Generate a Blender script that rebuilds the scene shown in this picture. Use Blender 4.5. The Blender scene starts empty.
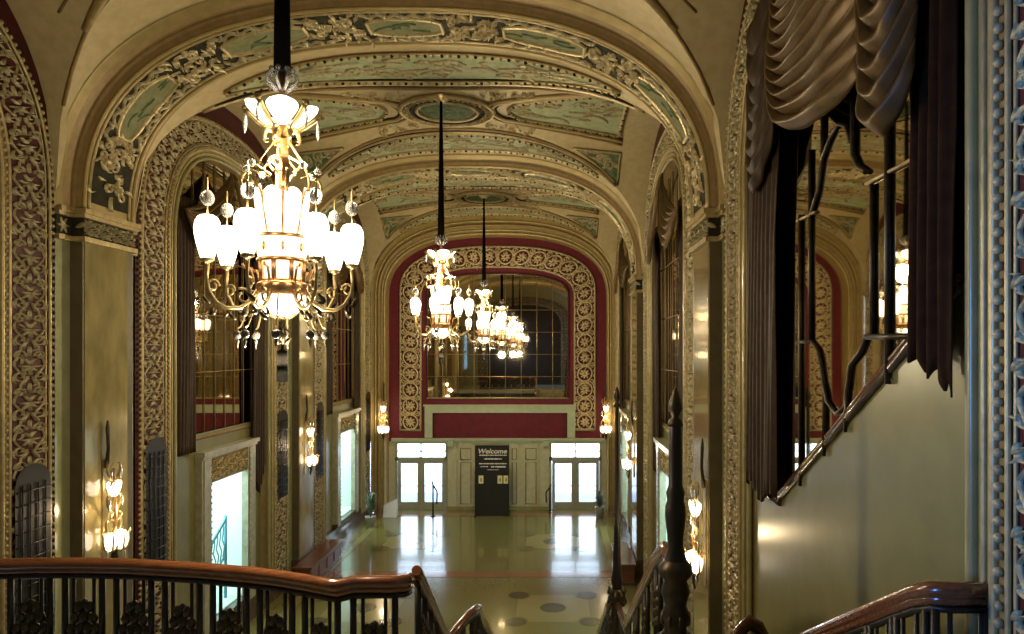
import bpy, bmesh, math, random
from mathutils import Vector, Matrix
from math import sin, cos, pi, sqrt, atan2

S = bpy.context.scene
COL = S.collection
ZC = 6.75          # eye height above the foyer floor
F = 690.0
X0 = -2.475        # axis of the foyer
XL, XR = -7.45, 2.5        # pilaster fronts
WL, WR = -7.65, 2.7        # side wall planes
YE = 29.6          # far end wall
ZS = ZC + 2.25     # springing of arches and vaults

def zz(y, Y): return ZC + (352 - y) * Y / F
def xx(x, Y): return (x - 552) * Y / F
def ye(y): return zz(y, YE)
def xe(x): return xx(x, YE)

# ------------------------------------------------------------------ materials
MATS = {}
def mat(name, col, rough=0.5, metal=0.0, col2=None, scale=4.0, bump=0.0, emit=0.0, ecol=None,
        detail=4.0, stretch=(1, 1, 1), coat=0.0, trans=0.0, sheen=0.0, spec=0.5, ramp=(0.35, 0.65)):
    m = bpy.data.materials.new(name); m.use_nodes = True
    nt = m.node_tree; b = nt.nodes['Principled BSDF']
    b.inputs['Base Color'].default_value = (*col, 1)
    b.inputs['Roughness'].default_value = rough
    b.inputs['Metallic'].default_value = metal
    b.inputs['Specular IOR Level'].default_value = spec
    if coat: b.inputs['Coat Weight'].default_value = coat; b.inputs['Coat Roughness'].default_value = 0.06
    if trans: b.inputs['Transmission Weight'].default_value = trans
    if sheen: b.inputs['Sheen Weight'].default_value = sheen; b.inputs['Sheen Roughness'].default_value = 0.4
    if emit:
        b.inputs['Emission Color'].default_value = (*(ecol or col), 1)
        b.inputs['Emission Strength'].default_value = emit
    if col2 or bump:
        tc = nt.nodes.new('ShaderNodeTexCoord'); mp = nt.nodes.new('ShaderNodeMapping')
        mp.inputs['Scale'].default_value = stretch
        nz = nt.nodes.new('ShaderNodeTexNoise'); nz.inputs['Scale'].default_value = scale
        nz.inputs['Detail'].default_value = detail
        nt.links.new(tc.outputs['Object'], mp.inputs['Vector']); nt.links.new(mp.outputs['Vector'], nz.inputs['Vector'])
        if col2:
            r = nt.nodes.new('ShaderNodeValToRGB')
            r.color_ramp.elements[0].color = (*col, 1); r.color_ramp.elements[1].color = (*col2, 1)
            r.color_ramp.elements[0].position = ramp[0]; r.color_ramp.elements[1].position = ramp[1]
            nt.links.new(nz.outputs['Fac'], r.inputs['Fac']); nt.links.new(r.outputs['Color'], b.inputs['Base Color'])
        if bump:
            bp = nt.nodes.new('ShaderNodeBump'); bp.inputs['Strength'].default_value = bump
            bp.inputs['Distance'].default_value = 0.02
            nt.links.new(nz.outputs['Fac'], bp.inputs['Height']); nt.links.new(bp.outputs['Normal'], b.inputs['Normal'])
    MATS[name] = m
    return m

def M(n): return MATS[n]
mat('gold_plaster', (0.44, 0.35, 0.18), 0.55, 0.1, (0.51, 0.41, 0.22), 6, 0.12, spec=0.3)
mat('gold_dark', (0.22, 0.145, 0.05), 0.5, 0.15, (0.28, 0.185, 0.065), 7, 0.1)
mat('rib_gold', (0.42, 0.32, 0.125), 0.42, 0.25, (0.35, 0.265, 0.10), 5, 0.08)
mat('olive', (0.235, 0.21, 0.085), 0.32, 0.0, (0.30, 0.26, 0.11), 5, 0.05, coat=0.2)
mat('marble', (0.20, 0.165, 0.062), 0.16, 0.0, (0.31, 0.25, 0.10), 3.5, 0.0, detail=9, stretch=(1, 1, 0.45), coat=0.5)
mat('green_marble', (0.26, 0.27, 0.13), 0.2, 0.0, (0.34, 0.33, 0.17), 4, 0.0, detail=8, coat=0.4)
mat('dark_marble', (0.045, 0.03, 0.018), 0.2, 0.0, (0.09, 0.06, 0.035), 5, 0.0, coat=0.4)
mat('dark_red', (0.070, 0.011, 0.012), 0.55, 0.0, (0.048, 0.008, 0.008), 5, 0.05, spec=0.25)
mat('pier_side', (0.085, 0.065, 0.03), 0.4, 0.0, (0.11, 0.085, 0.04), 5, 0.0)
mat('wall_red', (0.135, 0.014, 0.022), 0.55, 0.0, (0.105, 0.011, 0.017), 4, 0.05, spec=0.25)
mat('gilt', (0.48, 0.375, 0.18), 0.40, 0.4, (0.34, 0.26, 0.12), 9, 0.0)
mat('gilt_pale', (0.42, 0.36, 0.20), 0.46, 0.2, (0.27, 0.225, 0.12), 14, 0.0, spec=0.3)
mat('gilt_cream', (0.68, 0.56, 0.32), 0.42, 0.25, (0.42, 0.33, 0.16), 14, 0.0)
mat('patina', (0.30, 0.36, 0.20), 0.65, 0.0, (0.42, 0.43, 0.27), 7, 0.1, spec=0.15)
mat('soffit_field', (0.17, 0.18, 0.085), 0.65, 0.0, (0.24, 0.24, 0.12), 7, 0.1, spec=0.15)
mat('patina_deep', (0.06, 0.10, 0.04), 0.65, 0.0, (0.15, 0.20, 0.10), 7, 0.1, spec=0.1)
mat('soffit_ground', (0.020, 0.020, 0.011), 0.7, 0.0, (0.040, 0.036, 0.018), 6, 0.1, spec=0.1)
mat('bronze', (0.035, 0.026, 0.015), 0.38, 0.55, (0.06, 0.045, 0.022), 12, 0.1)
mat('iron', (0.016, 0.012, 0.009), 0.4, 0.3)
mat('copper', (0.66, 0.36, 0.16), 0.28, 0.85, (0.52, 0.30, 0.14), 10, 0.0)
mat('brass', (0.62, 0.47, 0.22), 0.28, 0.85, (0.45, 0.34, 0.16), 10, 0.0)
mat('rail_wood', (0.11, 0.035, 0.014), 0.22, 0.0, (0.17, 0.06, 0.025), 3, 0.03, stretch=(1, 12, 12), coat=0.5)
mat('bench_wood', (0.10, 0.030, 0.015), 0.3, 0.0, (0.15, 0.05, 0.022), 3, 0.05, stretch=(1, 1, 8), coat=0.3)
mat('velvet', (0.008, 0.007, 0.006), 0.9, 0.0, spec=0.05)
mat('drape_gold', (0.085, 0.049, 0.014), 0.42, 0.3, (0.13, 0.074, 0.022), 7, 0.1)
mat('drape_brown', (0.026, 0.014, 0.006), 0.6, 0.0, (0.042, 0.022, 0.009), 9, 0.1, spec=0.2)
mat('drape_dark', (0.020, 0.009, 0.004), 0.8, 0.0, (0.030, 0.014, 0.006), 9, 0.1, spec=0.05)
mat('wainscot', (0.155, 0.142, 0.046), 0.30, 0.0, (0.185, 0.168, 0.058), 3, 0.04)
mat('cream_marble', (0.30, 0.29, 0.20), 0.3, 0.0, (0.40, 0.385, 0.28), 6, 0.0, detail=8)
mat('cream_panel', (0.45, 0.44, 0.29), 0.4, 0.0, (0.52, 0.50, 0.33), 5, 0.03)
mat('sage', (0.36, 0.40, 0.26), 0.45, 0.0, (0.42, 0.45, 0.30), 5, 0.03)
mat('black_board', (0.012, 0.011, 0.009), 0.4)
mat('sign_white', (0.75, 0.72, 0.65), 0.6)
mat('card', (0.75, 0.66, 0.33), 0.6)
mat('door_metal', (0.34, 0.34, 0.25), 0.35, 0.2, (0.40, 0.39, 0.28), 6, 0.0)
mat('lamp_glass', (0.95, 0.90, 0.80), 0.4, emit=3.6, ecol=(1.0, 0.89, 0.70))
mat('lamp_amber', (0.95, 0.80, 0.55), 0.4, emit=1.6, ecol=(1.0, 0.80, 0.48))
mat('sconce_glass', (0.95, 0.85, 0.72), 0.4, emit=5.0, ecol=(1.0, 0.84, 0.64))
mat('smoke_crystal', (0.10, 0.09, 0.08), 0.08, trans=0.3, spec=0.7)
mat('crystal', (0.92, 0.92, 0.90), 0.04, trans=0.75, spec=0.7)
mat('alcove_wall', (0.66, 0.72, 0.66), 0.6)
mat('alcove_rail', (0.10, 0.30, 0.38), 0.4)
mat('leaf', (0.10, 0.14, 0.10), 0.5, 0.0, (0.16, 0.20, 0.15), 20, 0.0)
mat('pot', (0.30, 0.30, 0.28), 0.4)
mat('pale_card', (0.72, 0.72, 0.76), 0.5)
mat('mirror_glass', (0.66, 0.58, 0.42), 0.025, 1.0)
mat('step_stone', (0.30, 0.28, 0.18), 0.35, 0.0, (0.36, 0.33, 0.22), 5, 0.0)
mat('terr_tan', (0.205, 0.17, 0.058), 0.19, 0.0, (0.25, 0.205, 0.075), 30, 0.0, coat=0.3)
mat('terr_dark', (0.065, 0.06, 0.022), 0.18, 0.0, (0.085, 0.078, 0.03), 30, 0.0, coat=0.3)
mat('terr_red', (0.20, 0.085, 0.04), 0.16, 0.0, (0.25, 0.11, 0.05), 30, 0.0, coat=0.3)
mat('floor_terrazzo', (0.128, 0.114, 0.030), 0.20, 0.0, (0.178, 0.156, 0.042), 16, 0.0, detail=6, ramp=(.2, .8), coat=0.35)
mat('street_pavement', (0.74, 0.75, 0.76), 0.7, 0.0, (0.80, 0.81, 0.82), 2, 0.0)
mat('pavement_blue', (0.36, 0.42, 0.58), 0.7, 0.0, (0.42, 0.48, 0.64), 1.0, 0.0)
mat('day_sky', (0.9, 0.95, 1.0), 0.9, emit=4.5, ecol=(0.66, 0.83, 1.0))
# thin door glass: clear pane with a little gloss
def glass_pane():
    m = bpy.data.materials.new('pane_glass'); m.use_nodes = True
    nt = m.node_tree; nt.nodes.clear()
    o = nt.nodes.new('ShaderNodeOutputMaterial'); mx = nt.nodes.new('ShaderNodeMixShader')
    t = nt.nodes.new('ShaderNodeBsdfTransparent'); g = nt.nodes.new('ShaderNodeBsdfGlossy')
    g.inputs['Roughness'].default_value = 0.05; mx.inputs[0].default_value = 0.08
    nt.links.new(t.outputs[0], mx.inputs[1]); nt.links.new(g.outputs[0], mx.inputs[2]); nt.links.new(mx.outputs[0], o.inputs[0])
    MATS['pane_glass'] = m
glass_pane()

# ------------------------------------------------------------------ mesh builder
class MB:
    def __init__(s): s.v = []; s.f = []; s.m = []; s.ms = []; s.sm = []
    def mi(s, m):
        if m not in s.ms: s.ms.append(m)
        return s.ms.index(m)
    def face(s, idx, m, smooth=False): s.f.append(tuple(idx)); s.m.append(s.mi(m)); s.sm.append(smooth)
    def quad(s, a, b, c, d, m, smooth=False):
        n = len(s.v); s.v += [tuple(a), tuple(b), tuple(c), tuple(d)]; s.face((n, n+1, n+2, n+3), m, smooth)
    def poly(s, pts, m):
        n = len(s.v); s.v += [tuple(p) for p in pts]; s.face(range(n, n+len(pts)), m)
    def grid(s, fn, nu, nv, m, smooth=True, cu=False, mfn=None):
        n = len(s.v)
        for j in range(nv+1):
            for i in range(nu+1):
                s.v.append(tuple(fn(i/nu, j/nv)))
        w = nu+1
        for j in range(nv):
            for i in range(nu):
                mm = mfn((i+.5)/nu, (j+.5)/nv) if mfn else m
                s.face((n+j*w+i, n+j*w+i+1, n+(j+1)*w+i+1, n+(j+1)*w+i), mm, smooth)
    def box(s, a, b, m, tf=None):
        x0, y0, z0 = a; x1, y1, z1 = b
        p = [(x0,y0,z0),(x1,y0,z0),(x1,y1,z0),(x0,y1,z0),(x0,y0,z1),(x1,y0,z1),(x1,y1,z1),(x0,y1,z1)]
        if tf: p = [tuple(tf(*q)) for q in p]
        n = len(s.v); s.v += p
        for q in ((0,3,2,1),(4,5,6,7),(0,1,5,4),(1,2,6,5),(2,3,7,6),(3,0,4,7)):
            s.face([n+k for k in q], m)
    def tube(s, pts, r, m, n=8, caps=True, flat=None):
        pts = [Vector(p) for p in pts]; N = len(pts)
        rs = r if isinstance(r, (list, tuple)) else [r]*N
        up = Vector((0.123, 0.456, 0.88)); base = len(s.v); prev = None
        for i, p in enumerate(pts):
            t = (pts[min(i+1, N-1)] - pts[max(i-1, 0)])
            if t.length < 1e-9: t = Vector((0, 0, 1))
            t.normalize()
            if prev is None:
                a = t.cross(up)
                if a.length < 1e-3: a = t.cross(Vector((1, 0, 0)))
            else:
                a = prev - t * prev.dot(t)
                if a.length < 1e-6: a = t.cross(up)
            a.normalize(); prev = a; b = t.cross(a)
            for k in range(n):
                th = 2*pi*k/n
                s.v.append(tuple(p + a*(cos(th)*rs[i]) + b*(sin(th)*rs[i]*(flat or 1))))
        for i in range(N-1):
            for k in range(n):
                k2 = (k+1) % n
                s.face((base+i*n+k, base+i*n+k2, base+(i+1)*n+k2, base+(i+1)*n+k), m, n > 4)
        if caps:
            s.face([base+k for k in range(n)][::-1], m); s.face([base+(N-1)*n+k for k in range(n)], m)
    def lathe(s, prof, m, c=(0,0,0), n=16, a0=0, a1=2*pi, mfn=None):
        base = len(s.v); full = abs(a1-a0-2*pi) < 1e-6; cols = n if full else n+1
        for r, z in prof:
            for k in range(cols):
                th = a0+(a1-a0)*k/n
                s.v.append((c[0]+r*cos(th), c[1]+r*sin(th), c[2]+z))
        for i in range(len(prof)-1):
            for k in range(n):
                k2 = (k+1) % cols
                s.face((base+i*cols+k, base+i*cols+k2, base+(i+1)*cols+k2, base+(i+1)*cols+k), mfn(i, k) if mfn else m, True)
    def ball(s, c, r, m, nu=8, nv=6, sc=(1,1,1)):
        base = len(s.v)
        for j in range(nv+1):
            ph = pi*j/nv
            for i in range(nu):
                th = 2*pi*i/nu
                s.v.append((c[0]+r*sc[0]*sin(ph)*cos(th), c[1]+r*sc[1]*sin(ph)*sin(th), c[2]+r*sc[2]*cos(ph)))
        for j in range(nv):
            for i in range(nu):
                i2 = (i+1) % nu
                s.face((base+j*nu+i, base+(j+1)*nu+i, base+(j+1)*nu+i2, base+j*nu+i2), m, True)
    def build(s, name, parent=None, kind=None):
        me = bpy.data.meshes.new(name)
        me.from_pydata(s.v, [], s.f); me.update()
        for m in s.ms: me.materials.append(M(m))
        me.polygons.foreach_set('material_index', s.m)
        me.polygons.foreach_set('use_smooth', s.sm)
        o = bpy.data.objects.new(name, me); COL.objects.link(o)
        if parent: o.parent = parent
        if kind: o['kind'] = kind
        return o

def empty(name, loc=(0,0,0), rz=0, kind=None):
    o = bpy.data.objects.new(name, None); COL.objects.link(o)
    o.location = loc; o.rotation_euler = (0, 0, rz); o.empty_display_size = 0.2
    if kind: o['kind'] = kind
    return o
def tag(o, label, cat, group=None):
    o['label'] = label; o['category'] = cat
    if group: o['group'] = group
    return o
def copy_tree(o, parent=None):
    c = o.copy(); COL.objects.link(c)
    if parent: c.parent = parent
    for ch in [q for q in bpy.data.objects if q.parent == o]: copy_tree(ch, c)
    return c

# ------------------------------------------------------------------ arches, strips, ornament
NE = 2.5
def se(q): return max(0.0, 1 - min(1.0, abs(q))**NE)**(1/NE)
def arch(hw, rise, zb, zs=ZS, nj=10, na=40):
    p = []
    for i in range(nj): p.append((-hw, zb+(zs-zb)*i/nj))
    for i in range(na+1):
        a = pi - pi*i/na; c, s_ = cos(a), sin(a)
        p.append((hw*math.copysign(abs(c)**(2/NE), c), zs+rise*max(0, s_)**(2/NE)))
    for i in range(nj): p.append((hw, zs-(zs-zb)*(i+1)/nj))
    return p
def archz(t, hw, rise, zs=ZS): return zs+rise*se(t/hw)

class Strip:
    """surface between two matching 2D curves, mapped to space by pl(t, z, w)"""
    def __init__(s, A, B, pl, w0=0, w1=None):
        s.A, s.B, s.pl, s.w0, s.w1 = A, B, pl, w0, w0 if w1 is None else w1
        mid = [((a[0]+b[0])/2, (a[1]+b[1])/2) for a, b in zip(A, B)]
        s.L = [0]
        for i in range(1, len(mid)): s.L.append(s.L[-1]+math.dist(mid[i], mid[i-1]))
        s.len = s.L[-1]
        k = len(A)//2; s.W = math.dist(A[k], B[k])
    def p(s, u, v, w=0):           # u = length, v in [-.5,.5]
        u = min(max(u, 0), s.len); lo, hi = 0, len(s.L)-2
        while lo < hi:
            m_ = (lo+hi+1)//2
            if s.L[m_] <= u: lo = m_
            else: hi = m_-1
        f = (u-s.L[lo])/max(1e-9, s.L[lo+1]-s.L[lo]); q = v+.5
        a = [s.A[lo][k]*(1-f)+s.A[lo+1][k]*f for k in (0, 1)]
        b = [s.B[lo][k]*(1-f)+s.B[lo+1][k]*f for k in (0, 1)]
        return s.pl(a[0]*(1-q)+b[0]*q, a[1]*(1-q)+b[1]*q, s.w0*(1-q)+s.w1*q+w)
    def surf(s, mb, m, smooth=False):
        n = len(mb.v)
        for a, b in zip(s.A, s.B):
            mb.v.append(tuple(s.pl(a[0], a[1], s.w0))); mb.v.append(tuple(s.pl(b[0], b[1], s.w1)))
        for i in range(len(s.A)-1): mb.face((n+2*i, n+2*i+1, n+2*i+3, n+2*i+2), m, smooth)
class Flat:                       # a straight strip with the same interface
    def __init__(s, fn, L, W): s.fn, s.len, s.W = fn, L, W
    def p(s, u, v, w=0): return s.fn(u, v*s.W, w)

def ribbon(mb, st, pts, wid, h, m):
    """raised two-sided ribbon; pts in (u[m], v[-.5..5]) ; wid in metres"""
    n0 = len(mb.v); N = len(pts); W = st.W
    for i, (u, v) in enumerate(pts):
        a, b = pts[max(0, i-1)], pts[min(N-1, i+1)]
        dx, dy = b[0]-a[0], (b[1]-a[1])*W; l = math.hypot(dx, dy) or 1
        nx, ny = -dy/l, dx/l; w_ = (wid[i] if isinstance(wid, (list, tuple)) else wid)/2
        mb.v.append(tuple(st.p(u+nx*w_, v+ny*w_/W, 0.003)))
        mb.v.append(tuple(st.p(u, v, h)))
        mb.v.append(tuple(st.p(u-nx*w_, v-ny*w_/W, 0.003)))
    for i in range(N-1):
        k = n0+3*i
        mb.face((k, k+1, k+4, k+3), m, True); mb.face((k+1, k+2, k+5, k+4), m, True)

def leaf(mb, st, u, v, ang, L, wd, h, m, bend=0.0, k=4):
    W = st.W; pts = []; x, y, a = u, v*W, ang
    for i in range(k+1):
        pts.append((x, y/W)); x += cos(a)*L/k; y += sin(a)*L/k; a += bend/k
    prof = [.35, .9, 1.0, .7, .05]
    ribbon(mb, st, pts, [wd*prof[min(4, int(i*4/k))] for i in range(k+1)], h, m)
def spiral(mb, st, u, v, r, a0, turns, dirn, wd, h, m, n=14):
    W = st.W; pts = []; ws = []
    for i in range(n+1):
        f = i/n; rr = r*(1-.82*f); a = a0+dirn*turns*2*pi*f
        pts.append((u+rr*cos(a), v+rr*sin(a)/W)); ws.append(wd*(1-.4*f))
    ribbon(mb, st, pts, ws, h, m)

def acanthus(mb, st, m, seed=1, h=0.05, umin=0, umax=None, step=1.15, dens=1):
    """mirrored acanthus scrollwork along a strip"""
    R = random.Random(seed); W = st.W; umax = st.len if umax is None else umax
    n = max(1, round((umax-umin)/(W*step))); L = (umax-umin)/n
    for i in range(n):
        u = umin+L*i; j = lambda a: 1+R.uniform(-a, a)
        for sg in (-1, 1):
            spiral(mb, st, u+.30*L, sg*.25, .20*W*j(.1), -sg*pi*.5, 1.35, sg, .036*W, h, m)
            spiral(mb, st, u+.74*L, sg*.27, .17*W*j(.1), sg*pi*.55+pi, 1.3, -sg, .034*W, h, m)
            pts = [(u+L*f, sg*(.40-.30*abs(sin(pi*(f+.02)))**1.5*(1 if f < .5 else .6))) for f in [k/10 for k in range(11)]]
            ribbon(mb, st, pts, .030*W, h*.8, m)
            for q in range(2*dens):
                leaf(mb, st, u+L*R.uniform(.05, .95), sg*R.uniform(.08, .40), R.uniform(-pi, pi), W*R.uniform(.14, .24), .055*W, h*.9, m, R.uniform(-1.8, 1.8))
            leaf(mb, st, u+.30*L, sg*.44, 0.0, .22*W, .065*W, h, m, -sg*.8)
            leaf(mb, st, u+.36*L, sg*.05, sg*.9, .24*W, .065*W, h, m, -sg*1.2)
        for a in (-1.25, -.62, 0, .62, 1.25):
            leaf(mb, st, u+.02*L, 0, a, .27*W*j(.12), .07*W, h*1.2, m, a*.7)
        for a in (-.5, .5): leaf(mb, st, u+.98*L, 0, pi+a, .22*W, .09*W, h, m, a)
        leaf(mb, st, u+.5*L, 0, 0, .3*W, .085*W, h, m)

def rosettes(mb, st, m, seed=3, h=0.05, step=.98):
    """running circles with rosettes"""
    R = random.Random(seed); W = st.W; n = round(st.len/(W*step)); L = st.len/n
    for i in range(n):
        u = L*(i+.5); rr = .36*W
        pts = [(u+rr*cos(2*pi*k/18), rr/W*sin(2*pi*k/18)) for k in range(19)]
        ribbon(mb, st, pts, .075*W, h, m)
        for k in range(8):
            a = 2*pi*k/8+.2*(i % 2); leaf(mb, st, u+.04*W*cos(a), .04*sin(a), a, .22*W, .10*W, h*1.1, m, .5)
        for sg in (-1, 1):
            spiral(mb, st, u+.5*L, sg*.33, .13*W, 0, 1.3, sg, .06*W, h, m, 10)
            spiral(mb, st, u-.5*L, sg*.16, .10*W, 1, 1.2, -sg, .05*W, h, m, 9)
            leaf(mb, st, u, sg*.48, 0, .2*W, .08*W, h, m, -sg)
            leaf(mb, st, u, sg*.48, pi, .2*W, .08*W, h, m, sg)
            leaf(mb, st, u+.5*L, sg*.05, sg*1.4, .2*W, .08*W, h, m, .8)

def tangle(mb, st, m, seed, u0, u1, h=.06, dens=44):
    R = random.Random(seed); W = st.W
    for k in range(int(dens*(u1-u0)/W)):
        u = R.uniform(u0, u1); v = R.uniform(-.42, .42)
        if R.random() < .45: spiral(mb, st, u, v*.8, W*R.uniform(.06, .13), R.uniform(0, 6.28), R.uniform(.9, 1.5), R.choice((-1, 1)), .026*W, h*R.uniform(.7, 1.2), m, 10)
        else: leaf(mb, st, u, v, R.uniform(0, 6.28), W*R.uniform(.14, .30), W*R.uniform(.03, .055), h*R.uniform(.7, 1.3), m, R.uniform(-2.5, 2.5), 6)

def beads(mb, st, v, r, gap, m, w=.02):
    n = int(st.len/gap)
    for i in range(n): mb.ball(st.p((i+.5)*st.len/n, v, w), r, m, 5, 4)
def molding(mb, st, v, r, m, w=0, n=6, step=.25):
    k = max(8, int(st.len/step))
    mb.tube([st.p(st.len*i/k, v, w) for i in range(k+1)], r, m, n)

exec_parts = []
# ================================================================== THE SETTING
TRIM = [0]
def trim(parent_loc=(0, 0, 0)):
    TRIM[0] += 1
    return empty('trim_%d' % TRIM[0], parent_loc, 0, 'structure')

# ---- floor with inlays
b = MB(); b.box((-7.9, -3, -.12), (3.0, 30.0, 0), 'floor_terrazzo')
floor = b.build('floor', kind='structure')
def inlay(cx, cy, hx, hy):
    b = MB(); n = 8; r = .36*hy; out = []
    for (sx, sy) in ((1, 1), (-1, 1), (-1, -1), (1, -1)):
        arc = [(cx+sx*(hx - r*cos(pi/2*k/n)), cy+sy*(hy - r*sin(pi/2*k/n)), .004) for k in range(n+1)]
        arc = [(cx+sx*hx-sx*r*sin(pi/2*k/n), cy+sy*hy-sy*r*cos(pi/2*k/n), .004) for k in range(n+1)]
        if sx*sy < 0: arc = arc[::-1]
        out += arc
    ctr = len(b.v); b.v.append((cx, cy, .004)); b.v += out; m_ = len(out)
    for k in range(m_): b.face((ctr, ctr+1+k, ctr+1+(k+1) % m_), 'terr_tan')
    b.build('inlay_star', floor); b = MB()
    b.poly([(cx+.36*hx*cos(2*pi*k/24), cy+.36*hy*sin(2*pi*k/24), .007) for k in range(24)], 'terr_dark')
    b.build('inlay_oval', floor)
    b = MB()
    for sx in (-1, 1):
        for sy in (-1, 1):
            b.poly([(cx+sx*hx*1.0+.30*hy*cos(2*pi*k/16), cy+sy*hy*1.0+.30*hy*sin(2*pi*k/16), .005) for k in range(16)], 'terr_dark')
    b.build('inlay_roundel', floor)
for cx in (X0-2.5, X0+2.5):
    for cy in (18.2, 24.6): inlay(cx, cy, .95, .95)
b = MB()
for Y in (20.95, 28.6): b.quad((WL, Y-.3, .004), (WR, Y-.3, .004), (WR, Y+.3, .004), (WL, Y+.3, .004), 'terr_red')
b.build('inlay_band', floor)
b = MB()
for X in (WL+.75, WR-.75): b.quad((X-.12, 14, .0035), (X+.12, 14, .0035), (X+.12, 29.5, .0035), (X-.12, 29.5, .0035), 'terr_tan')
b.build('inlay_border', floor)

# ---- ceiling: three groin vaulted bays, a plain bay behind the camera
AV = WR - X0; RV = 3.47
BAYS = [(6.90, 3.72), (16.28, 3.68), (25.43, 3.47)]
def vh(x, y, B): return ZS + RV*max(se(x/AV), se(y/B))
ceiling = empty('ceiling', (X0, 16.3, ZS), 0, 'structure')
CI = Matrix.Translation((-X0, -16.3, -ZS))
def cbuild(b, name):
    b.v = [tuple(Vector(q) - Vector((X0, 16.3, ZS))) for q in b.v]
    return b.build(name, ceiling)
def vault(Yc, B):
    b = MB()
    for sg in (-1, 1):
        b.grid(lambda u, v: (X0+AV*sg*v, Yc+B*v*(2*u-1), vh(AV*v, 0*v+B*v*(2*u-1), B) if abs(2*u-1) <= 1 else 0), 40, 30, 'gold_plaster')
        b.grid(lambda u, v: (X0+AV*v*(2*u-1), Yc+B*sg*v, vh(AV*v*(2*u-1), B*v, B)), 40, 30, 'gold_plaster')
    cbuild(b, 'vault')
def patch(Yc, B, fn, nu, nv, m, name, off=.02, border='gilt', bead=True, relief=0, r=.035):
    """field on the vault: fn(u,v)->(x,y) plan offsets"""
    P = lambda u, v, w=0: (lambda q: (X0+q[0], Yc+q[1], vh(q[0], q[1], B)-off-w))(fn(u, v))
    b = MB(); b.grid(P, nu, nv, m); o = cbuild(b, 'coffer_panel')
    edge = [P(i/nu, 0, .02) for i in range(nu)]+[P(1, j/nv, .02) for j in range(nv)]+[P(1-i/nu, 1, .02) for i in range(nu)]+[P(0, 1-j/nv, .02) for j in range(nv+1)]
    b = MB(); b.tube(edge, r, border, 6)
    big = [P(-.03+1.06*i/nu, -.10, .0) for i in range(nu+1)]
    if bead:
        acc = 0
        for i in range(1, len(edge)):
            d = math.dist(edge[i], edge[i-1]); acc0 = acc; acc += d; k0, k1 = int(acc0/.16), int(acc/.16)
            for k in range(k0+1, k1+1):
                f = (k*.16-acc0)/max(d, 1e-6)
                q = [edge[i-1][c]*(1-f)+edge[i][c]*f for c in range(3)]
                b.ball((q[0], q[1], q[2]-.035), .038, 'gilt_pale' if k % 2 else 'soffit_ground', 5, 4)
    cbuild(b, 'coffer_frame')
    if relief:
        R = random.Random(relief); b = MB()
        class PS: pass
        ps = PS(); q0, q1 = P(0, .5), P(1, .5); ps.len = 1; ps.W = 1
        Lu = math.dist(P(0.02, .5), P(.98, .5)); Lv = max(.3, math.dist(P(.5, 0), P(.5, 1)))
        ps.p = lambda u, v, w=0: P(min(1, max(0, u/Lu)), min(1, max(0, v/Lv+.5)), w)
        ps.W = 1.0
        n = int(10*Lu)
        for k in range(n):
            u = Lu*R.uniform(.08, .92); v = Lv*R.uniform(-.3, .3)
            if R.random() < .4: spiral(b, ps, u, v, R.uniform(.10, .22), R.uniform(0, 6), 1.1, R.choice((-1, 1)), .05, .045, 'gilt_pale', 10)
            else: leaf(b, ps, u, v, R.choice((0, pi))+R.uniform(-.7, .7), R.uniform(.3, .7), R.uniform(.05, .10), .045, 'gilt_pale', R.uniform(-1.4, 1.4), 6)
        cbuild(b, 'coffer_relief')
    return o
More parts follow.
